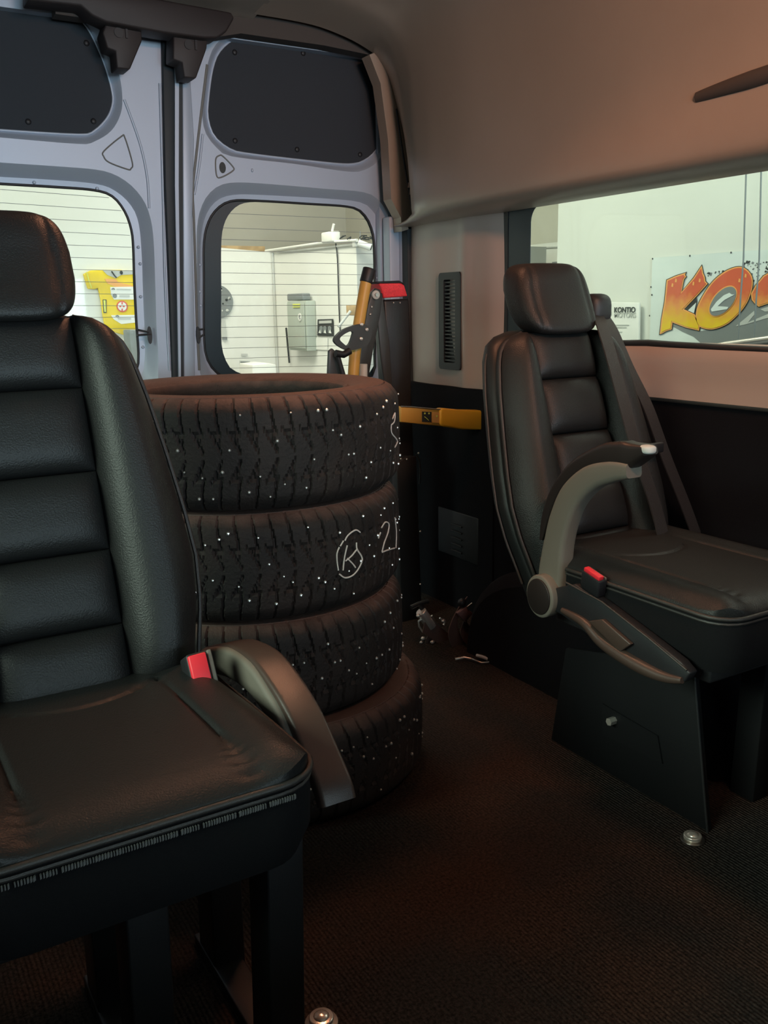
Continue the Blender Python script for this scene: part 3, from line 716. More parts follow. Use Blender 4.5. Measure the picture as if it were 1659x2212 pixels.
# right seat: raised armrest (points are world Y, Z on the aisle side of the seat)
oR = (RX, RY)
X = 1.165
def YZ(L, X): return [(at(x, y, 0, X).y, at(x, y, 0, X).z) for x, y in L]
body = YZ([(1186, 1282), (1190, 1230), (1198, 1170), (1210, 1120), (1232, 1070), (1272, 1032), (1320, 1018), (1358, 1018)], X)
a = swept('armrest', s2, oR, RS, body, [.036, .034, .029, .028, .027, .024, .020, .013], X-.006, X+.032, 'beigearm')
pad = YZ([(1172, 1165), (1180, 1120), (1196, 1073), (1224, 1030), (1262, 1000), (1310, 985), (1350, 985), (1392, 974)], X+.004)
swept('armrest_pad', a, oR, RS, pad, [.004, .011, .014, .016, .018, .024, .026, .008], X-.002, X+.036, 'armdark')
p = at(1388, 972, 0, X); loc = lambda p, o, s: Vector(((p.x-o[0])/s, (p.y-o[1])/s, p.z/s))
q = loc(p, oR, RS); superell('armrest_tip', q+Vector((.012, 0, 0)), (.014, .016, .008), .6, .8, 'lgrey', a, 16, 10)
p = at(1180, 1285, 0, X-.006); q = loc(p, oR, RS)
hub = lambda r1, n=32: [Vector((0, r1*.92*math.cos(k*2*PI/n), r1*math.sin(k*2*PI/n))) for k in range(n)]
prism('armrest_hub', [q+v+Vector((-.020, 0, 0)) for v in hub(.047)], (.062, 0, 0), 'beigearm', a, bevel=.006)
prism('pivot_cap', [q+v+Vector((-.0195, 0, 0)) for v in hub(.039)], (-.004, 0, 0), 'armdark', a, bevel=.001)
# aisle-side plastic cover with lip
sc_ = PX([(1175, 1275), (1240, 1262), (1300, 1300), (1400, 1375), (1470, 1430), (1490, 1455), (1478, 1474), (1440, 1470), (1390, 1452), (1330, 1420), (1270, 1372), (1215, 1330), (1180, 1310)], 0, X-.012)
c = prism('side_cover', [loc(p, oR, RS) for p in sc_], (.022, 0, 0), 'blackpl', s2, bevel=.003)
lipo = PX([(1215, 1318), (1262, 1345), (1300, 1385), (1350, 1420), (1400, 1448), (1440, 1464), (1474, 1470)], 0, X-.014)
tube('cover_lip', spline([loc(p, oR, RS) for p in lipo], 5), .01, 'armtop', c, rs=[.006+.008*math.sin(PI*i/30) for i in range(31)])
lid = PX([(1270, 1342), (1300, 1338), (1362, 1392), (1338, 1408)], 0, X-.022)
prism('cover_lid', [loc(p, oR, RS) for p in lid], (.01, 0, 0), 'armtop', c, bevel=.002)
tube('cover_edge', [loc(p, oR, RS) for p in PX([(1222, 1258), (1300, 1300), (1400, 1378), (1484, 1448)], 0, X-.013)], .0022, 'piping', c)
# buckle R
def buckle(parent, o, s, ctr, ax1, ax2, ax3, L1, L2, L3, redfrac, flip=False):
    c = loc(ctr, o, s); a1, a2, a3 = [Vector(v).normalized() for v in (ax1, ax2, ax3)]
    def bx(nm, u0, u1, v0, v1, w0, w1, m, par, bev):
        vs = [c+a1*u+a2*v+a3*w for u in (u0, u1) for v in (v0, v1) for w in (w0, w1)]
        return obj(nm, vs, BOXF, m, par, bevel=bev)
    b = bx('buckle', -L1, L1, -L2, L2, -L3*2, L3*.3, 'blackpl', parent, .004)
    bx('release_button', -L1*.86, L1*.86, -L2*redfrac, L2*redfrac*.4, L3*.2, L3*.75, 'red', b, .002)
    bx('buckle_plate', -L1*.95, L1*.95, L2*.55, L2*.85, L3*.2, L3*.5, 'beigearm', b, .001)
    return b
buckle(s2, oR, RS, at(1284, 1246, 0, 1.160), (0, -1, -.25), (1, .1, .0), (-.2, -.3, 1), .026, .013, .018, .8)
# shoulder belt: outlet, two runs, tongue, on the window side bolster
outl = loc(Vector((RX+.155, RY+.03, .985)), oR, RS)
bm_ = superell('belt_outlet', outl+Vector((-.012, 0, .0)), (.036, .04, .038), .6, .7, 'blackpl', s2, 26, 16)
def bl_(pts): return [loc(Vector(p), oR, RS) for p in pts]
wB = Vector((.021, .004, 0))
P = lambda x, y, Y: tuple(at(x, y, 1, Y))
b1 = bl_([P(1292, 682, 1.56), P(1300, 702, 1.505), P(1318, 760, 1.462), P(1345, 860, 1.42), P(1378, 980, 1.375), P(1415, 1090, 1.34), P(1438, 1180, 1.31)])
strip('shoulder_belt', spline(b1, 5), wB, .003, 'belt', s2)
b2 = bl_([P(1298, 676, 1.58), P(1322, 712, 1.53), P(1356, 790, 1.50), P(1400, 880, 1.47), P(1440, 990, 1.44), P(1480, 1090, 1.41), P(1516, 1188, 1.39)])
strip('lap_belt', spline(b2, 5), wB, .003, 'belt', s2)
t = loc(at(1412, 968, 1, 1.37), oR, RS); box('belt_tongue', t-Vector((.03, .005, .012)), t+Vector((.03, .005, .012)), 'blackpl', s2, bevel=.004)
# left seat armrest, lowered
oL = (LX, LY)
X = .455
body = YZ([(452, 1425), (500, 1430), (548, 1462), (590, 1520), (615, 1560), (635, 1600)], X)
a = swept('armrest', s1, oL, 1, body, [.020, .024, .024, .020, .016, .010], X-.012, X+.018, 'beigearm')
pad = YZ([(462, 1402), (510, 1406), (560, 1432), (606, 1490), (646, 1560), (680, 1640), (704, 1700), (714, 1738)], X+.012)
swept('armrest_pad', a, oL, 1, pad, [.006, .013, .013, .012, .012, .012, .013, .012], X-.004, X+.046, 'armtop')
buckle(s1, oL, 1, at(436, 1447, 0, .385), (0, -.5, -.85), (1, -.1, .1), (0, -.85, .5), .026, .019, .017, .95)
tube('buckle_stalk', [loc(at(433, 1462, 0, .39), oL, 1)+Vector((0, .01, -.02)), loc(at(425, 1480, 0, .41), oL, 1)+Vector((0, .03, -.06))], .009, 'blackpl', s1)

# ------------------------------------------------------------------ tyres
TR, TW, TI = .325, .2125, .205
def tyre_mesh():
    NA, prof = 900, []
    # profile (radius, z, is_tread 0..1 across)
    side = [(TI, .024), (TI+.004, .014), (TI+.012, .010), (TI+.016, .0125), (TI+.02, .010), (TI+.045, .003), (TI+.070, .0006), (TI+.088, .004), (TI+.0895, .0065), (TI+.092, .005), (TI+.104, .012), (TI+.112, .022)]
    tr_ = [(TI+.116+.0042*math.sin(PI*k/25)**.5, .028+(TW-.056)*k/25) for k in range(26)]
    full = side+tr_+[(r, TW-z) for r, z in reversed(side)]+[(TI-.001, TW-.035), (TI+.010, TW-.06), (TI+.088, TW-.07), (TI+.10, TW/2), (TI+.088, .07), (TI+.010, .06), (TI-.001, .035)]
    P = np.array(full); n = len(P); ns = len(side)
    ang = np.arange(NA)*2*PI/NA
    A, Rr = np.meshgrid(ang, P[:, 0]); Z = np.repeat(P[:, 1][:, None], NA, 1)
    s = (Z-TW/2)/(TW/2-.020)                               # -1..1 over the tread
    tread = np.zeros_like(A); tread[ns-3:ns+26+3] = 1
    arc = A*TR; pitch = 2*PI*TR/62
    ph = ((arc+np.abs(s)**1.25*.052)/pitch) % 1.0
    ph2 = ((arc+.011+np.abs(s)*.085)/(pitch)) % 1.0
    g = np.zeros_like(A)
    sh = np.abs(s) > .52
    g = np.maximum(g, np.where(sh & (((arc+np.abs(s)*.012)/pitch % 1) < .13), 1, 0))
    g = np.maximum(g, np.where((~sh) & (np.abs(s) > .06) & (ph < .12), 1, 0))
    g = np.maximum(g, np.where((np.abs(s) > .30) & (np.abs(s) < .56) & (ph2 < .09), .7, 0))
    zz = np.abs(np.abs(s)-.50-.03*np.sign(np.sin(2*PI*arc/pitch)))
    g = np.maximum(g, np.where(zz < .014, .8, 0))
    g = np.maximum(g, np.where(np.abs(s-.02*np.sign(np.sin(2*PI*arc/pitch))) < .016, .9, 0))
    Rr = Rr-g*tread*.0055
    Rr[:ns-3] += 0
    V = np.stack([Rr*np.cos(A), Rr*np.sin(A), Z], -1).reshape(-1, 3)
    i = np.arange(NA); F = []
    for k in range(n):
        a = k*NA+i; b = k*NA+(i+1) % NA; k2 = (k+1) % n; c = k2*NA+(i+1) % NA; d = k2*NA+i
        F.append(np.stack([a, b, c, d], 1))
    F = np.concatenate(F)
    me = bpy.data.meshes.new('tyre'); me.from_pydata([], [], [])
    me.vertices.add(len(V)); me.vertices.foreach_set('co', V.astype(np.float32).ravel())
    me.loops.add(len(F)*4); me.loops.foreach_set('vertex_index', F.astype(np.int32).ravel())
    me.polygons.add(len(F)); me.polygons.foreach_set('loop_start', np.arange(0, len(F)*4, 4, dtype=np.int32))
    me.update(calc_edges=True); me.validate()
    for p in me.polygons: p.use_smooth = True
    try: me.set_sharp_from_angle(angle=math.radians(35))
    except Exception: pass
    me.materials.append(M['tyre']); return me
TM = tyre_mesh()
def brownish():  # rubber turns lighter brown towards the tyre's upper face
    m = M['tyre']; n = m.node_tree.nodes; l = m.node_tree.links; b = n['Principled BSDF']
    src = b.inputs['Base Color'].links[0].from_socket
    tc = n.new('ShaderNodeTexCoord'); sp = n.new('ShaderNodeSeparateXYZ'); l.new(tc.outputs['Object'], sp.inputs[0])
    mr = n.new('ShaderNodeMapRange'); mr.inputs['From Min'].default_value = TW-.026; mr.inputs['From Max'].default_value = TW-.006
    nz = n.new('ShaderNodeTexNoise'); nz.inputs['Scale'].default_value = 26; nz.inputs['Detail'].default_value = 6; l.new(tc.outputs['Object'], nz.inputs['Vector'])
    ad = n.new('ShaderNodeMath'); ad.operation = 'MULTIPLY_ADD'; ad.inputs[1].default_value = .03; ad.inputs[2].default_value = -.015
    l.new(nz.outputs['Fac'], ad.inputs[0]); a2 = n.new('ShaderNodeMath'); l.new(sp.outputs['Z'], a2.inputs[0]); l.new(ad.outputs[0], a2.inputs[1]); l.new(a2.outputs[0], mr.inputs['Value'])
    mx = n.new('ShaderNodeMix'); mx.data_type = 'RGBA'; mx.inputs[7].default_value = (.095, .058, .047, 1)
    l.new(mr.outputs[0], mx.inputs[0]); l.new(src, mx.inputs[6]); l.new(mx.outputs[2], b.inputs['Base Color'])
brownish()
def stud_mesh(rad=.0034):
    bm = bmesh.new()
    for k in range(125):
        a = 2*PI*k/125+random.uniform(-.015, .015); s = random.choice((-1, 1))*random.choice((.30, .42, .62, .74, .86, .15)); z = TW/2+s*(TW/2-.020)
        r = TI+.116+.0042*max(0, 1-s*s)**.25
        q = bmesh.ops.create_icosphere(bm, subdivisions=1, radius=rad*random.uniform(.65, 1.1), matrix=Matrix.Translation((r*math.cos(a), r*math.sin(a), z)))
    me = bpy.data.meshes.new('studs'); bm.to_mesh(me); bm.free(); me.materials.append(M['stud']); return me
SM = stud_mesh()
TC = [(.748, 1.757), (.716, 1.785), (.713, 1.787), (.715, 1.783)]
tl = ['studded winter tyre at the bottom of the stack, pushed out towards the aisle', 'studded winter tyre third from the top, resting on the bottom one',
      'studded winter tyre second from the top with chalk letters in a circle', 'studded winter tyre on top of the stack, its brownish sidewall facing up']
tys = []
for k, (cx, cy) in enumerate(TC):
    o = bpy.data.objects.new('tyre', TM); COL.objects.link(o); o.location = (cx, cy, .0005+k*(TW+.0005)); o.rotation_euler.z = k*1.13+.3
    tag(o, tl[k], 'tyre', 'stack of four winter tyres')
    st_ = bpy.data.objects.new('studs', SM); COL.objects.link(st_); st_.parent = o; st_['kind'] = 'stuff'
    tys.append(o)
def on_tyre(k, x, y):
    cx, cy = TC[k]; d = ray(x, y); a = d.x**2+d.y**2; b = -2*(d.x*cx+d.y*cy); R = TR+.0005; c = cx*cx+cy*cy-R*R
    disc = max(0, b*b-4*a*c); t = (-b-math.sqrt(disc))/(2*a); return CC+d*t
def chalk(k, strokes, r=.0016, nm='chalk_mark'):
    inv = Matrix.Rotation(-tys[k].rotation_euler.z, 4, 'Z')
    for s in strokes:
        p = [inv@(on_tyre(k, x, y)-Vector(tys[k].location)) for x, y in s]
        tube(nm, spline(p, 4), r, 'chalk', tys[k], n=5)
chalk(2, [[(733, 1182), (728, 1195), (728, 1212), (731, 1232)], [(745, 1168), (752, 1156), (768, 1145), (778, 1150)], [(733, 1240), (745, 1248), (760, 1244), (772, 1232), (782, 1212), (780, 1200), (771, 1186), (770, 1172)],
          [(750, 1178), (744, 1205), (741, 1232)], [(772, 1185), (760, 1200), (746, 1212)], [(750, 1206), (762, 1218), (768, 1226)], [(735, 1180), (742, 1168)],
          [(824, 1140), (832, 1128), (840, 1132), (838, 1150), (830, 1172), (825, 1192)], [(825, 1193), (838, 1188), (852, 1184)], [(853, 1118), (856, 1150), (855, 1184)], [(817, 1163), (822, 1150)]])
chalk(3, [[(848, 905), (853, 892), (852, 910), (845, 918)], [(845, 918), (846, 935), (856, 948), (858, 955), (853, 966)]], .0014)
chalk(0, [[(731, 1645), (742, 1660), (745, 1675), (738, 1688), (728, 1693)], [(712, 1668), (718, 1661), (726, 1658)], [(722, 1642), (720, 1650)]], .0014)

# ------------------------------------------------------------------ folded wheelchair lift
LY0 = 2.40
lf = thing('wheelchair_lift', (1.5, LY0, 0), 'folded dark grey wheelchair lift with red capped post beside the rear door', 'wheelchair lift')
def w2l(p): return Vector(p)-Vector((1.5, LY0, 0))
def lbox(n, lo, hi, m, par=None, bevel=.003): return box(n, w2l(lo), w2l(hi), m, par or lf, bevel=bevel)
def lprism(n, px, Y, th, m, par=None, bevel=.003): return prism(n, [w2l(p) for p in PX(px, 1, Y)], (0, th, 0), m, par or lf, bevel=bevel)
xa, xb = at(838, 660, 1, LY0).x, at(887, 660, 1, LY0).x
def bar(px, Y): return [w2l(p) for p in PX(px, 1, Y)]
lprism('post', [(829, 648), (884, 645), (888, 760), (891, 900), (900, 1100), (910, 1330), (870, 1345), (852, 1100), (843, 860), (836, 740)], LY0, .07, 'darksteel', bevel=.006)
lprism('post_edge_plate', [(812, 640), (826, 632), (842, 740), (850, 880), (838, 880), (822, 760)], LY0-.012, .012, 'greysteel')
c = lprism('post_cap', [(817, 611), (864, 610), (874, 616), (881, 640), (829, 644), (824, 622)], LY0-.015, .09, 'redtape', bevel=.004)
lprism('cap_lip', [(812, 608), (864, 606), (876, 614), (864, 612), (817, 613)], LY0-.017, .094, 'darksteel')
for px in ((850, 654), (864, 654)): superell('rivet', w2l(at(*px, 1, LY0-.002)), (.003, .003, .003), 1, 1, 'stud', lf, 10, 6)
# side arm plate with round boss
lprism('lift_arm', [(803, 632), (812, 622), (822, 626), (826, 645), (822, 680), (806, 760), (795, 830), (772, 830), (782, 740), (795, 660)], LY0-.05, .012, 'greysteel')
p = w2l(at(810, 637, 1, LY0-.05))
cyl('arm_boss', p, p-Vector((0, .008, 0)), .013, 'lgrey', lf, 24, bevel=.002); cyl('boss_bolt', p-Vector((0, .008, 0)), p-Vector((0, .013, 0)), .006, 'steel', lf, 6)
for px in ((800, 679), (803, 663)): superell('arm_rivet', w2l(at(*px, 1, LY0-.052)), (.004, .003, .004), 1, 1, 'stud', lf, 10, 6)
# yellow tube with black end
P = bar([(762, 830), (766, 770), (775, 700), (785, 640), (792, 600)], LY0-.10)
tb = tube('yellow_tube', P, .0165, 'yellow', lf, n=18)
P = bar([(790, 611), (793, 602), (798, 580)], LY0-.10); cyl('tube_end', P[0], P[2], .0185, 'blackpl', tb, 20, bevel=.004)
# triangular lever plate with opening
Yl = LY0-.13
o_ = spline(PX([(722, 735), (730, 722), (748, 709), (778, 700), (792, 702), (803, 716), (800, 735), (790, 748), (765, 756), (748, 756), (730, 746)], 1, Yl), 3, True)
i_ = spline(PX([(734, 733), (741, 724), (756, 716), (763, 717), (763, 722), (757, 740), (750, 747), (742, 742)], 1, Yl), 3, True)
cc = at(750, 732, 1, Yl); cc = (cc.x, cc.z)
lv_ = ringprism('lever_plate', [w2l(p) for p in angres(o_, cc, 48)], [w2l(p) for p in angres(i_, cc, 48)], (0, .012, 0), 'greysteel', lf)
for px in ((780, 701), (791, 712), (779, 732)):
    p = w2l(at(*px, 1, Yl)); cyl('bolt', p, p-Vector((0, .006, 0)), .0055, 'chrome', lv_, 6, bevel=.001)
# lower latch: grey tab, black levers, small cylinder
lprism('latch_tab', [(711, 758), (718, 752), (727, 760), (740, 812), (740, 830), (708, 830)], LY0-.12, .012, 'greysteel')
tube('latch_lever', bar([(725, 763), (742, 766), (756, 758)], LY0-.14), .010, 'blackpl', lf, n=10)
tube('latch_lever', bar([(728, 762), (734, 785), (742, 812), (746, 835)], LY0-.135), .007, 'blackpl', lf, n=10)
p = bar([(785, 840), (785, 786)], LY0-.09); cyl('latch_cylinder', p[0], p[1], .012, 'lgrey', lf, 18, bevel=.002)
# folded platform frame: horizontal carrier with a yellow handrail and orange grip towards the wall
Yh = 2.26
hr_ = prism('handrail', [w2l(p) for p in PX([(866, 878), (960, 884), (960, 922), (866, 912)], 1, Yh)], (0, .02, 0), 'yellow', lf, bevel=.003)
tube('handrail_edge', [w2l(p) for p in PX([(866, 878), (888, 879), (955, 885)], 1, Yh)], .002, 'steel', hr_)
prism('warning_label', [w2l(p) for p in PX([(912, 889), (932, 890), (932, 912), (912, 911)], 1, Yh-.0015)], (0, .0015, 0), 'ink', hr_)
prism('warning_label', [w2l(p) for p in PX([(934, 890), (951, 891), (951, 914), (934, 913)], 1, Yh-.0015)], (0, .0015, 0), 'orangeprint', hr_)
for px in ((918, 893), (927, 893), (944, 899)):
    c0 = w2l(at(*px, 1, Yh-.003)); cyl('label_dot', c0, c0+Vector((0, .001, 0)), .0028, 'lime', hr_, 10)
tube('label_stroke', [w2l(p) for p in PX([(917, 900), (921, 903), (926, 908)], 1, Yh-.003)], .001, 'lime', hr_, n=5)
gp = PX([(952, 886), (958, 882), (1000, 886), (1048, 887), (1055, 891), (1056, 910), (1053, 926), (1046, 929), (1000, 928), (958, 922), (952, 918)], 1, Yh-.008)
prism('hand_grip', [w2l(p) for p in gp], (0, .036, 0), 'orange', hr_, bevel=.006)
# thin black side plate of the folded platform behind the tyres, with bright rivets
lprism('platform_side', [(856, 1000), (880, 985), (900, 985), (912, 1330), (905, 1345), (868, 1345)], LY0-.03, .03, 'darksteel', bevel=.004)
for px in ((866, 991), (879, 992), (904, 979), (908, 1148), (908, 1262)):
    superell('rivet', w2l(at(*px, 1, LY0-.033)), (.0035, .003, .0035), 1, 1, 'stud', lf, 10, 6)
tube('release_cord', bar([(899, 982), (906, 995), (908, 1020), (906, 1045)], LY0-.03), .003, 'darksteel', lf)

# ------------------------------------------------------------------ tie-down straps and fittings on the floor by the lift
def fl(x, y, z=0): return at(x, y, 2, z)
r1 = fl(935, 1385); rs = thing('ratchet_strap', r1, 'chrome ratchet buckle tangled in dark strap on the floor behind the tyres', 'ratchet strap')
def rl(px, Y): return [p-r1 for p in PX(px, 1, Y)]
Yr = r1.y
tube('ratchet_handle', rl([(888, 1312), (905, 1304), (925, 1298)], Yr), .007, 'darksteel', rs)
tube('handle_stem', rl([(906, 1304), (914, 1318)], Yr), .008, 'darksteel', rs)
p = rl([(909, 1320), (932, 1354)], Yr-.005); cyl('ratchet_drum', p[0], p[1], .017, 'chrome', rs, 20, bevel=.003)
tube('ratchet_frame', rl([(915, 1334), (904, 1342), (905, 1352), (914, 1366)], Yr-.01), .0032, 'chrome', rs)
tube('ratchet_frame', rl([(932, 1330), (940, 1345), (952, 1354)], Yr-.012), .004, 'steel', rs)
strip('webbing', spline(rl([(916, 1350), (935, 1362), (958, 1380), (980, 1400), (970, 1418)], Yr-.015), 4), Vector((.006, 0, .024)), .004, 'strap', rs)
strip('webbing', spline(rl([(930, 1360), (925, 1375), (940, 1392), (965, 1392)], Yr-.005), 4), Vector((.010, 0, .018)), .004, 'strap', rs)
for px in ((958, 1341), (914, 1379), (934, 1387), (904, 1330), (911, 1388)):
    p = at(*px, 1, Yr-.02)-r1; superell('hook_knob', p, (.008, .006, .006), 1, 1, 'chrome' if px[0] != 911 else 'steel', rs, 10, 8)
tube('hook', rl([(950, 1335), (962, 1342), (958, 1350)], Yr-.02), .003, 'chrome', rs)
r2 = fl(1010, 1395); rt = thing('ratchet_strap', r2, 'dark folded strap with a pinkish square tag, lying right of the chrome buckle', 'ratchet strap')
def rl2(px, Y): return [p-r2 for p in PX(px, 1, Y)]
Y2 = r2.y
prism('tag', rl2([(988, 1325), (1007, 1311), (1022, 1325), (1006, 1345)], Y2-.01), (0, .012, 0), 'pinktag', rt, bevel=.002)
tube('tag_hook', rl2([(1008, 1312), (1020, 1303)], Y2-.01), .0025, 'steel', rt)
strip('webbing', spline(rl2([(1000, 1345), (1005, 1365), (1025, 1385), (1050, 1392), (1062, 1402)], Y2), 4), Vector((.010, 0, .022)), .004, 'strap', rt)
strip('webbing', spline(rl2([(1000, 1300), (985, 1330), (978, 1360), (990, 1390), (1020, 1394)], Y2+.02), 4), Vector((.016, 0, .014)), .004, 'strap', rt)
superell('knob', at(998, 1302, 1, Y2)-r2, (.014, .012, .014), 1, 1, 'darksteel', rt, 14, 10)
r3 = fl(1035, 1422); sp_ = thing('spanner', r3, 'thin chrome rod with a pale tip lying on the carpet in front of the straps', 'tool')
tube('rod', [fl(983, 1424, .008)-r3, fl(1003, 1420, .010)-r3, fl(1020, 1424, .008)-r3], .004, 'chrome', sp_)
tube('rod', [fl(1020, 1424, .008)-r3, fl(1040, 1432, .007)-r3, fl(1056, 1430, .007)-r3], .003, 'steel', sp_)
tube('rod_tip', [fl(1030, 1416, .012)-r3, fl(1042, 1419, .012)-r3, fl(1055, 1424, .010)-r3], .006, 'chrome', sp_)

# ------------------------------------------------------------------ workshop outside the windows
G0 = -.65
ws = lambda n, lo, hi, m: ST(box(n, lo, hi, m))
ws('floor', (-7, -6, G0-.1), (9, 12, G0), 'concrete')
ws('ceiling', (-7, -6, 4.6), (9, 12, 4.7), 'upper')
ws('wall_far', (-7, 11.5, G0), (9, 11.6, 4.6), 'upper')
ws('wall_left', (-7.1, -6, G0), (-7, 12, 4.6), 'white')
ws('wall_front', (-7, -6.1, G0), (9, -6, 4.6), 'white')
WX = 5.2                                         # side wall with the banner
yc = at(1205, 500, 0, WX).y
ws('wall_side', (WX, -6, G0), (WX+.12, yc, 4.6), 'white2')
# wall bay further back seen at the left of the side window
X2 = WX+.8
ws('wall_recess', (X2, yc-.5, G0), (X2+.1, 9, at(1175, 526, 0, X2).z), 'white')
ws('wall_recess', (X2+.25, yc-.5, at(1175, 526, 0, X2).z-.1), (X2+.35, 12, 4.6), 'upper')
tube('trim_2', [at(1120, 538, 0, X2-.01), at(1215, 533, 0, X2-.01)], .008, 'lgrey').__setitem__('kind', 'structure')
ws('wall_column', (X2-.02, at(1215, 570, 0, X2).y, G0), (X2+.02, at(1196, 570, 0, X2).y, at(1196, 566, 0, X2).z), 'grey')
# T-shirt wall, left
YT = 6.0
ws('wall_office', (-7, YT, G0), (at(400, 600, 1, YT).x, YT+.1, 4.6), 'white')
# office partition: rear piece and side piece meeting in a corner
YP = 8.3; xc = at(592, 600, 1, YP).x; zt = at(592, 546, 1, YP).z
zl = at(478, 540, 1, YP).z
obj_ = prism('wall_partition', [(at(400, 560, 1, YP).x-.6, YP, G0), (xc+.05, YP, G0), (xc+.05, YP, zt), (at(478, 540, 1, YP).x, YP, zl+.02), (at(400, 560, 1, YP).x-.6, YP, zl+.05)], (0, .1, 0), 'white'); ST(obj_)
ye = at(771, 600, 0, xc).y
P_ = [(xc, YP, G0), (xc, ye, G0), (xc, ye, at(771, 524, 0, xc).z), (xc, YP, zt)]
ST(prism('wall_partition', P_, (.1, 0, 0), 'white'))
ST(prism('wall_partition', [(xc+.002, ye-.001, G0), (xc+2.0, ye-.001, G0), (xc+2.0, ye-.001, at(771, 524, 0, xc).z), (xc+.002, ye-.001, at(771, 524, 0, xc).z)], (0, .08, 0), 'lgrey'))
tp = [at(574, 542, 0, xc-.03), at(700, 524, 0, xc-.03), at(771, 519, 0, xc-.03)]
tube('trim_3', [tp[0], tp[1], tp[2]], .012, 'white').__setitem__('kind', 'structure')
tube('trim_4', [at(600, 545, 0, xc-.01), at(771, 528, 0, xc-.01)], .010, 'lgrey').__setitem__('kind', 'structure')
ST(box('trim_5', at(440, 543, 1, YP+.4), at(572, 532, 1, YP+.4)+Vector((0, .3, 0)), 'wood'))
ST(tube('trim_6', [Vector((xc-.012, YP-.012, G0)), Vector((xc-.012, YP-.012, zt))], .014, 'lgrey'))
# things on the partition (all on its X face or on the rear piece)
def face(px, X): return [at(x, y, 0, X) for x, y in px]
cab = thing('fuse_cabinet', at(650, 757, 0, xc), 'grey green electrical cabinet on the white partition, seen through the rear window', 'cabinet')
def cl_(p): return Vector(p)-Vector(cab.location)
tl_, br_ = at(620, 650, 0, xc-.10), at(664, 755, 0, xc-.10)
y_near, y_far = br_.y, tl_.y; z0_, z1_ = at(640, 757, 0, xc-.10).z, at(640, 650, 0, xc-.10).z
box('cabinet_body', cl_((xc-.10, y_near, z0_)), cl_((xc-.002, y_far, z1_)), 'cab', cab, bevel=.008)
box('cabinet_door', cl_((xc-.112, y_near+.02, z0_+.02)), cl_((xc-.102, y_far-.02, z1_-.02)), 'cab', cab, bevel=.004)
cyl('round_sticker', cl_(at(647, 685, 0, xc-.118)), cl_(at(647, 685, 0, xc-.118))+Vector((.004, 0, 0)), .035, 'whitepl', cab, 20)
tube('sticker_sign', [cl_(at(647, 681, 0, xc-.122)), cl_(at(646, 685, 0, xc-.122)), cl_(at(648, 689, 0, xc-.122))], .004, 'grey', cab)
for (y1_, y2_) in ((656.5, 659), (662, 664)):
    a_, b_ = at(632, y1_, 0, xc-.12), at(647, y2_, 0, xc-.12); box('warning_label', cl_((xc-.12, b_.y, b_.z)), cl_((xc-.115, a_.y, a_.z)), 'lime', cab)
bxp = thing('folder_tray', at(640, 648, 0, xc-.12), 'dark grey tray lying on top of the electrical cabinet', 'tray')
a_, b_ = at(619, 641, 0, xc-.2), at(660, 650, 0, xc-.2)
o = box('tray_body', Vector((xc-.10, y_near+.06, z1_+.004))-Vector(bxp.location), Vector((xc-.02, y_far, z1_+.065))-Vector(bxp.location), 'grey', bxp, bevel=.01)
tag(tube('hanging_cable', spline(face([(618, 708), (620, 730), (622, 752), (625, 784)], xc-.02), 4), .009, 'ink'), 'black cable hanging down left of the electrical cabinet', 'cable')
tag(tube('wall_cable', spline(face([(725, 523), (729, 560), (731, 620), (733, 680), (735, 718)], xc-.015), 4), .006, 'ink'), 'thin black cable running down the partition from the router', 'cable')
rt_ = thing('wifi_router', at(715, 523, 0, xc), 'white router with one raised aerial on the partition top edge', 'router')
a_, b_ = at(702, 503, 0, xc-.02), at(727, 522, 0, xc-.02)
box('router_body', Vector((xc-.06, b_.y, b_.z))-Vector(rt_.location), Vector((xc+.02, a_.y, a_.z))-Vector(rt_.location), 'whitepl', rt_, bevel=.012)
tube('aerial', [at(717, 502, 0, xc-.02)-Vector(rt_.location), at(721, 484, 0, xc-.02)-Vector(rt_.location)], .011, 'whitepl', rt_)
pb = thing('wall_calendar', at(703, 725, 0, xc), 'small black and white wall calendar hanging right of the cabinet', 'calendar')
def pq(nm, px, X, m): return prism(nm, [at(x, y, 0, X)-Vector(pb.location) for x, y in px], (.004, 0, 0), m, pb)
pq('picture_sheet', [(686, 690), (719, 689), (720, 726), (685, 725)], xc-.012, 'ink')
pq('picture', [(689, 693), (716, 692), (716, 698), (689, 699)], xc-.014, 'lgrey')
for x_ in (693, 701, 711): pq('figure', [(x_-3, 706), (x_+1, 703), (x_+4, 708), (x_+3, 719), (x_-3, 719)], xc-.015, 'grey')
for x_ in (690, 701, 712): pq('figure_highlight', [(x_-2, 719), (x_+1, 712), (x_+3, 720)], xc-.016, 'whitepl')
pq('month_sheet', [(683, 729), (707, 730), (707, 756), (682, 755)], xc-.010, 'whitepl')
ds = at(470, 652, 1, YP-.02); dk = thing('wall_disc', ds, 'round speckled dark disc hung on the rear office wall', 'wall decoration')
prism('disc', [Vector((.155*math.cos(k*PI/20), 0, .155*math.sin(k*PI/20))) for k in range(40)], (0, .01, 0), 'grey', dk)
dd = at(474, 651, 1, YP-.03)-ds
for k in range(26):
    a_ = random.uniform(0, 2*PI); r_ = .14*math.sqrt(random.random()); superell('speckle', (r_*math.cos(a_), -.004, r_*math.sin(a_)), (random.uniform(.006, .016), .002, random.uniform(.006, .014)), 1, 1, random.choice(['ink', 'lgrey', 'ink']), dk, 8, 5)
pd = at(486, 710, 1, YP-.02); pdn = thing('pendant_paper', pd, 'grey paper strip hanging below the round wall disc', 'paper')
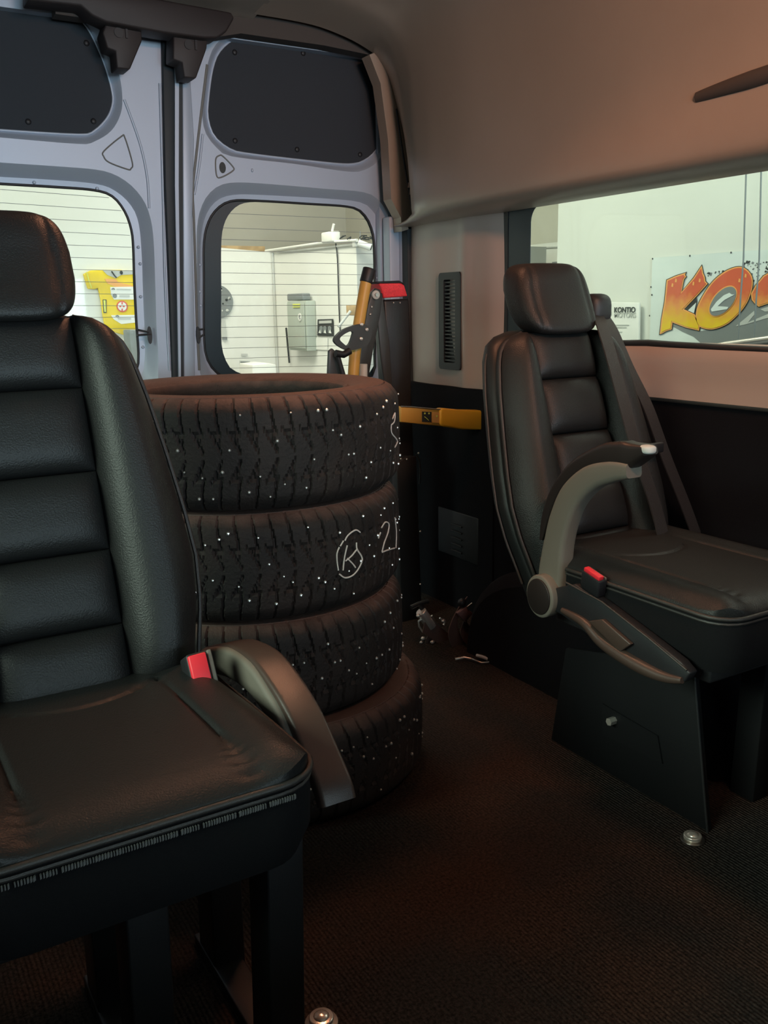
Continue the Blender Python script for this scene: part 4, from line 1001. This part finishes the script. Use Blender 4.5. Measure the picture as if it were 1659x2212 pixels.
prism('paper', [p-pd for p in PX([(478, 688), (486, 688), (491, 733), (480, 733)], 1, YP-.015)], (0, .004, 0), 'lgrey', pdn); prism('paper_foot', [p-pd for p in PX([(480, 728), (491, 728), (491, 734), (480, 734)], 1, YP-.02)], (0, .004, 0), 'grey', pdn)
nt = at(528, 778, 1, YP-.02); no = thing('wall_notice', nt, 'two small printed notices low on the rear office wall', 'notice')
for q in ([(521, 764), (535, 764), (535, 769), (521, 769)], [(518, 779), (540, 780), (540, 788), (518, 787)]):
    prism('notice_sheet', [p-nt for p in PX(q, 1, YP-.01)], (0, .004, 0), 'lgrey', no)
tube('notice_text', [p-nt for p in PX([(520, 782), (538, 783)], 1, YP-.014)], .006, 'grey', no)
fp = at(570, 805, 1, 7.2); fp.z = G0; fb = thing('white_bin', fp, 'white box standing against the rear office wall under the notices', 'box')
prism('bin_body', [p-fp for p in PX([(545, 788), (580, 784), (597, 788)], 1, 7.2)+[Vector((at(598, 830, 1, 7.2).x, 7.2, G0+.002)), Vector((at(540, 830, 1, 7.2).x, 7.2, G0+.002))]], (0, .3, 0), 'whitepl', fb, bevel=.01)
# camera, antlers-like wire clutter on top of the partition
sc0 = at(785, 530, 1, ye-.05); sec = thing('security_camera', sc0, 'small white security camera on the office wall beside the door frame', 'camera')
cyl('camera_body', (-.05, 0, .02), (.04, -.05, -.02), .028, 'whitepl', sec, 18, bevel=.004); cyl('camera_lens', (.04, -.05, -.02), (.046, -.053, -.0225), .02, 'ink', sec, 16)
box('camera_mount', (-.075, .0, -.01), (-.05, .05, .05), 'lgrey', sec)
wc = at(775, 518, 1, ye+.04); wr_ = thing('wire_bundle', wc, 'dark tangle of wires lying on the office wall top', 'wires')
for k in range(9):
    x_ = random.uniform(742, 800); pts = [at(x_+random.uniform(-9, 9), 518-random.uniform(0, 9), 1, ye+.04)-wc for _ in range(4)]
    tube('wire', spline(pts, 4), .005, 'ink', wr_, n=5)
tube('wire', [at(778, 519, 1, ye+.04)-wc, at(778, 499, 1, ye+.04)-wc], .004, 'grey', wr_)
br0 = at(757, 675, 1, ye-.06); brs = thing('wooden_bracket', br0, 'small wooden bracket with a thin rod, behind the yellow tube', 'bracket')
prism('bracket_board', [p-br0 for p in PX([(751, 659), (780, 659), (780, 682), (752, 680)], 1, ye-.06)], (0, .03, 0), 'wood', brs, bevel=.004)
tube('bracket_rod', [at(757, 672, 1, ye-.08)-br0, at(731, 706, 1, ye-.08)-br0], .012, 'lgrey', brs)
# yellow jersey
tsx = at(250, 640, 1, YT-.05); ts = thing('jersey', tsx, 'yellow short sleeved sports jersey pinned to the white workshop wall', 'jersey')
ctr_ = 290
Lh = [(290, 592), (262, 583), (232, 583), (196, 584), (180, 592), (190, 624), (205, 625), (212, 622), (218, 650), (222, 680), (228, 712), (290, 730)]
Lp = Lh+[(2*ctr_-x, y) for x, y in reversed(Lh[1:-1])]
tsb = prism('jersey_body', [p-tsx for p in PX(Lp, 1, YT-.03)], (0, .02, 0), 'yshirt', ts, bevel=.004)
def tq(nm, px, m, d=.034): return prism(nm, [p-tsx for p in PX(px, 1, YT-d)], (0, .003, 0), m, ts)
tq('collar', [(222, 584), (300, 586), (300, 592), (262, 594), (250, 601), (232, 594)], 'lgrey')
tube('collar_line', [p-tsx for p in PX([(241, 586), (248, 596), (252, 600)], 1, YT-.04)], .004, 'ink', ts)
superell('collar_badge', at(262, 589, 1, YT-.04)-tsx, (.010, .003, .012), 1, 1, 'ink', ts, 10, 6)
tq('sponsor_band', [(226, 602), (250, 603), (256, 610), (290, 618), (300, 619), (300, 622), (250, 620), (232, 612)], 'orangeprint')
tq('sponsor_panel', [(238, 620), (300, 619), (300, 647), (246, 647), (240, 636)], 'whitepl', .035)
tq('sponsor_line', [(252, 623), (283, 624), (283, 627), (252, 626)], 'lgrey', .038); tq('sponsor_line', [(258, 637), (280, 637), (280, 642), (258, 642)], 'lgrey', .038)
tube('sponsor_arc', [p-tsx for p in PX([(241, 625), (244, 622.5), (248, 625)], 1, YT-.04)], .004, 'grey', ts)
def disc(px, r, m, d): c_ = at(*px, 1, YT-d)-tsx; return prism('round_mark', [c_+Vector((r*math.cos(k*PI/12), 0, r*math.sin(k*PI/12))) for k in range(24)], (0, .002, 0), m, ts)
disc((248, 639), .014, 'grey', .038); disc((264, 662), .036, 'redprint', .036); disc((264, 662), .028, 'whitepl', .039)
for dx in (-4, 3.5): tq('mark_bar', [(264+dx-1.8, 660.5), (264+dx+1.8, 660.5), (264+dx+1.8, 663.5), (264+dx-1.8, 663.5)], 'redprint', .042)
for dy in (-7, 7): tq('mark_bar', [(262.6, 662+dy-2.4), (265.4, 662+dy-2.4), (265.4, 662+dy+2.4), (262.6, 662+dy+2.4)], 'redprint', .042)
tq('side_label', [(222, 647), (230, 647), (230, 676), (224, 676)], 'ink', .036); tq('side_label', [(223.5, 648.5), (228, 648.5), (229, 674), (225.5, 674)], 'lime', .038)
tq('lower_panel', [(240, 681), (300, 680), (300, 696), (262, 700), (246, 690)], 'whitepl', .036); tube('lower_print', [p-tsx for p in PX([(250, 683), (254, 681), (257, 684)], 1, YT-.04)], .004, 'grey', ts)
tq('lower_print', [(253, 686), (283, 686), (283, 690), (256, 690)], 'lgrey', .039)
tube('sleeve_seam', [p-tsx for p in PX([(187, 587), (192, 605), (198, 622)], 1, YT-.036)], .003, 'lime', ts)
dkb = at(290, 715, 1, YT-.3); dkb.z = G0; db = thing('dark_locker', dkb, 'dark grey locker standing below the jersey, cut off by the window edge', 'locker')
dkb.z = G0
prism('case_body', [p-dkb for p in PX([(279, 712), (310, 712)], 1, YT-.3)+[Vector((at(310, 740, 1, YT-.3).x, YT-.3, G0+.002)), Vector((at(285, 740, 1, YT-.3).x, YT-.3, G0+.002))]], (0, .15, 0), 'grey', db, bevel=.01)

# banner on the side wall
bn0 = at(1500, 640, 0, WX-.03); bn = thing('banner', bn0, 'white vinyl banner with flame coloured racing lettering on the side wall', 'banner')
def Z5(L): return [(1380+x/5.946, 520+y/5.946) for x, y in L]
def bq(nm, px, d, m, th=.003, par=None): return prism(nm, [at(x, y, 0, WX-d)-bn0 for x, y in px], (th, 0, 0), m, par or bn)
bq('vinyl_sheet', [(1409, 557), (1490, 551), (1580, 544), (1680, 538), (1900, 524), (1900, 800), (1401, 800), (1406, 650)], .012, 'banner', .006)
for px in ((1409.5, 559), (1490, 552.5), (1579, 545.5), (1406, 620), (1408, 637), (1403, 682)):
    superell('eyelet', at(*px, 0, WX-.016)-bn0, (.003, .006, .007), 1, 1, 'ink', bn, 8, 6)
Kp = [(268, 1200), (290, 1000), (330, 780), (358, 505), (480, 450), (600, 412), (588, 440), (606, 460), (575, 500), (545, 660), (700, 480), (805, 322), (822, 415), (845, 470), (850, 520), (882, 552), (760, 690), (578, 880), (715, 945), (780, 1090), (770, 1155), (600, 1115), (430, 1050), (418, 1140), (350, 1160), (300, 1190)]
Op = [(735, 920), (770, 800), (860, 640), (960, 510), (1080, 410), (1200, 350), (1310, 335), (1400, 385), (1455, 480), (1450, 620), (1390, 790), (1290, 930), (1150, 1060), (1010, 1125), (900, 1140), (790, 1110), (730, 1040)]
Oi = [(908, 900), (925, 810), (990, 700), (1090, 615), (1180, 590), (1235, 625), (1245, 700), (1200, 810), (1110, 910), (1010, 960), (940, 955)]
Cp = [(1900, 330), (1720, 380), (1600, 450), (1500, 570), (1440, 680), (1450, 760), (1500, 820), (1540, 848), (1650, 810), (1800, 760), (1950, 700)]
def grow(L, g):
    cx = sum(p[0] for p in L)/len(L); cy = sum(p[1] for p in L)/len(L); n = len(L); out = []
    ar = sum(L[i][0]*L[(i+1) % n][1]-L[(i+1) % n][0]*L[i][1] for i in range(n)); sg = 1 if ar > 0 else -1
    for i in range(n):
        x0, y0 = L[i-1]; x1, y1 = L[i]; x2, y2 = L[(i+1) % n]
        n1 = Vector((y1-y0, x0-x1)).normalized(); n2 = Vector((y2-y1, x1-x2)).normalized(); v = (n1+n2)
        v = v.normalized()*min(2.2, 1/max(.35, v.length/2)) if v.length > .05 else n1
        out.append((x1+v.x*g*sg, y1+v.y*g*sg))
    return out
def sm(L, k=4): return [(p.x, p.y) for p in spline([(x, y, 0) for x, y in L], k, True)]
bq('car_print', Z5([(425, 1055), (600, 1118), (780, 1160), (1000, 1135), (1200, 1030), (1360, 870), (1440, 720), (1560, 850), (1700, 800), (2300, 700), (2300, 1500), (1000, 1500), (700, 1230), (560, 1170), (435, 1100)]), .015, 'grey')
bq('car_print_light', Z5([(1240, 1100), (1350, 1010), (1480, 900), (1480, 950), (1400, 1050), (1659, 940), (1659, 990), (1350, 1080)]), .018, 'lgrey')
bq('car_print_light', Z5([(1560, 880), (1659, 850), (1700, 900), (1620, 910)]), .018, 'lgrey')
for nm, L in (('letter_k', Kp), ('letter_o', sm(Op)), ('third_letter', Cp)):
    b_ = bq(nm, Z5(grow(L, 9)), .020, 'ink')
    bq('letter_outline', Z5(L), .024, 'orangeprint', .003, b_)
    bq('letter_fill', Z5(grow(L, -16)), .028, 'fire', .003, b_)
bq('letter_o_counter', Z5(sm(grow(Oi, 13))), .032, 'orangeprint'); bq('letter_o_counter', Z5(sm(Oi)), .036, 'grey')
bq('counter_streak', Z5([(925, 880), (1000, 780), (1090, 700), (1160, 670), (1190, 690), (1230, 690), (1100, 760), (1010, 840), (1150, 850), (1130, 880), (935, 910)]), .040, 'banner')
bq('letter_k_counter', Z5([(580, 880), (650, 820), (740, 720), (745, 790), (715, 940)]), .020, 'ink'); bq('letter_k_counter', Z5([(630, 895), (735, 795), (705, 930)]), .024, 'banner')
for k in range(60):
    x_ = random.uniform(1330, 1660); y_ = 260+abs(random.gauss(0, 110))+max(0, (1460-x_)*.1); s_ = random.uniform(5, 18)
    if k % 5 == 0: x_ = random.uniform(860, 1080); y_ = 440-(x_-860)*.25+random.uniform(-20, 20)
    if y_ > 560: y_ = 480
    bq('splatter', Z5([(x_-s_, y_+s_*.4), (x_-s_*.2, y_-s_), (x_+s_, y_-s_*.5), (x_+s_*.5, y_+s_)]), .014+.001*(k % 3), 'ink' if k % 3 else 'grey')
for k, (x_, y_) in enumerate(((430, 570), (475, 510), (700, 550), (780, 510), (1290, 510), (1370, 450))):
    bq('flame_fleck', Z5([(x_-14, y_+20), (x_-4, y_-26), (x_+12, y_-14), (x_+8, y_+24)]), .032, 'orangeprint')
# company sign
sg0 = at(1345, 700, 0, WX-.05); sg = thing('company_sign', sg0, 'small white sign with dark lettering low on the side wall', 'sign')
prism('sign_board', [at(x, y, 0, WX-.05)-sg0 for x, y in ((1300, 652), (1380, 654), (1379, 800), (1295, 800))], (.02, 0, 0), 'whitepl', sg, bevel=.004)
for s, (x0, y0), x1, m, b in (('KONTIO', (1326, 675), 1375, 'ink', .0012), ('MOTORS', (1326, 685.5), 1374, 'lgrey', .001)):
    a_, b_ = at(x0, y0, 0, WX-.056), at(x1, y0, 0, WX-.056); wdt = (b_-a_).length
    text_mesh('sign_text', s, wdt/4.15, a_-sg0, (0, -1, 0), (0, 0, 1), m, sg, .001, b)
for y_ in (702, 707, 717): bq_ = prism('sign_line', [at(x, yy, 0, WX-.056)-sg0 for x, yy in ((1324, y_-1), (1358-(y_-702), y_-1), (1358-(y_-702), y_+1), (1324, y_+1))], (.003, 0, 0), 'lgrey', sg)
prism('sign_emblem', [at(x, y, 0, WX-.056)-sg0 for x, y in ((1308, 668), (1314, 662), (1319, 665), (1320, 680), (1313, 688), (1306, 684))], (.003, 0, 0), 'cab', sg)
# two suspension cables in front of the side wall
tag(tube('hanging_wire', [at(1613, 330, 0, WX-.35), at(1606, 560, 0, WX-.35), at(1600, 640, 0, WX-.35), at(1594, 735, 0, WX-.35)], .005, 'grey'), 'left one of two thin wires hanging in front of the banner', 'wire')
tag(tube('hanging_wire', [at(1645, 330, 0, WX-.35), at(1640, 560, 0, WX-.35), at(1634, 640, 0, WX-.35), at(1628, 735, 0, WX-.35)], .005, 'grey'), 'right one of two thin wires hanging in front of the banner', 'wire')
# dark car parked by the side wall: only its roof edge shows over the window sill
c0 = at(1640, 745, 0, 4.0); car = thing('car', (c0.x, c0.y, G0), 'dark grey car parked below the banner, only its roof and windscreen edge showing', 'car')
zc = c0.z-G0
rf = [(-.6, .02), (-.1, .09), (.15, .14), (.6, .20), (1.4, .24), (2.2, .10), (2.8, -.35), (2.9, -.9), (-1.9, -.9), (-1.9, -.45), (-1.0, -.30)]
prism('car_body', [(0, -y+.35, zc+z-.13) for y, z in rf], (.9, 0, 0), 'greysteel', car, bevel=.05)
prism('side_glass', [(-.004, -y+.35, zc+z-.16) for y, z in [(-.45, .02), (.1, .10), (.7, .15), (1.4, .18), (2.1, .06), (2.4, -.2), (-.8, -.25)]], (.01, 0, 0), 'ink', car)
tube('roof_trim', [(-.012, -y+.35, zc+z-.138) for y, z in rf[:5]], .010, 'chrome', car)
for y_ in (-1.2, 1.9):
    cyl('car_wheel', (-.02, -y_+.35, .32), (.2, -y_+.35, .32), .32, 'ink', car, 32, bevel=.03)
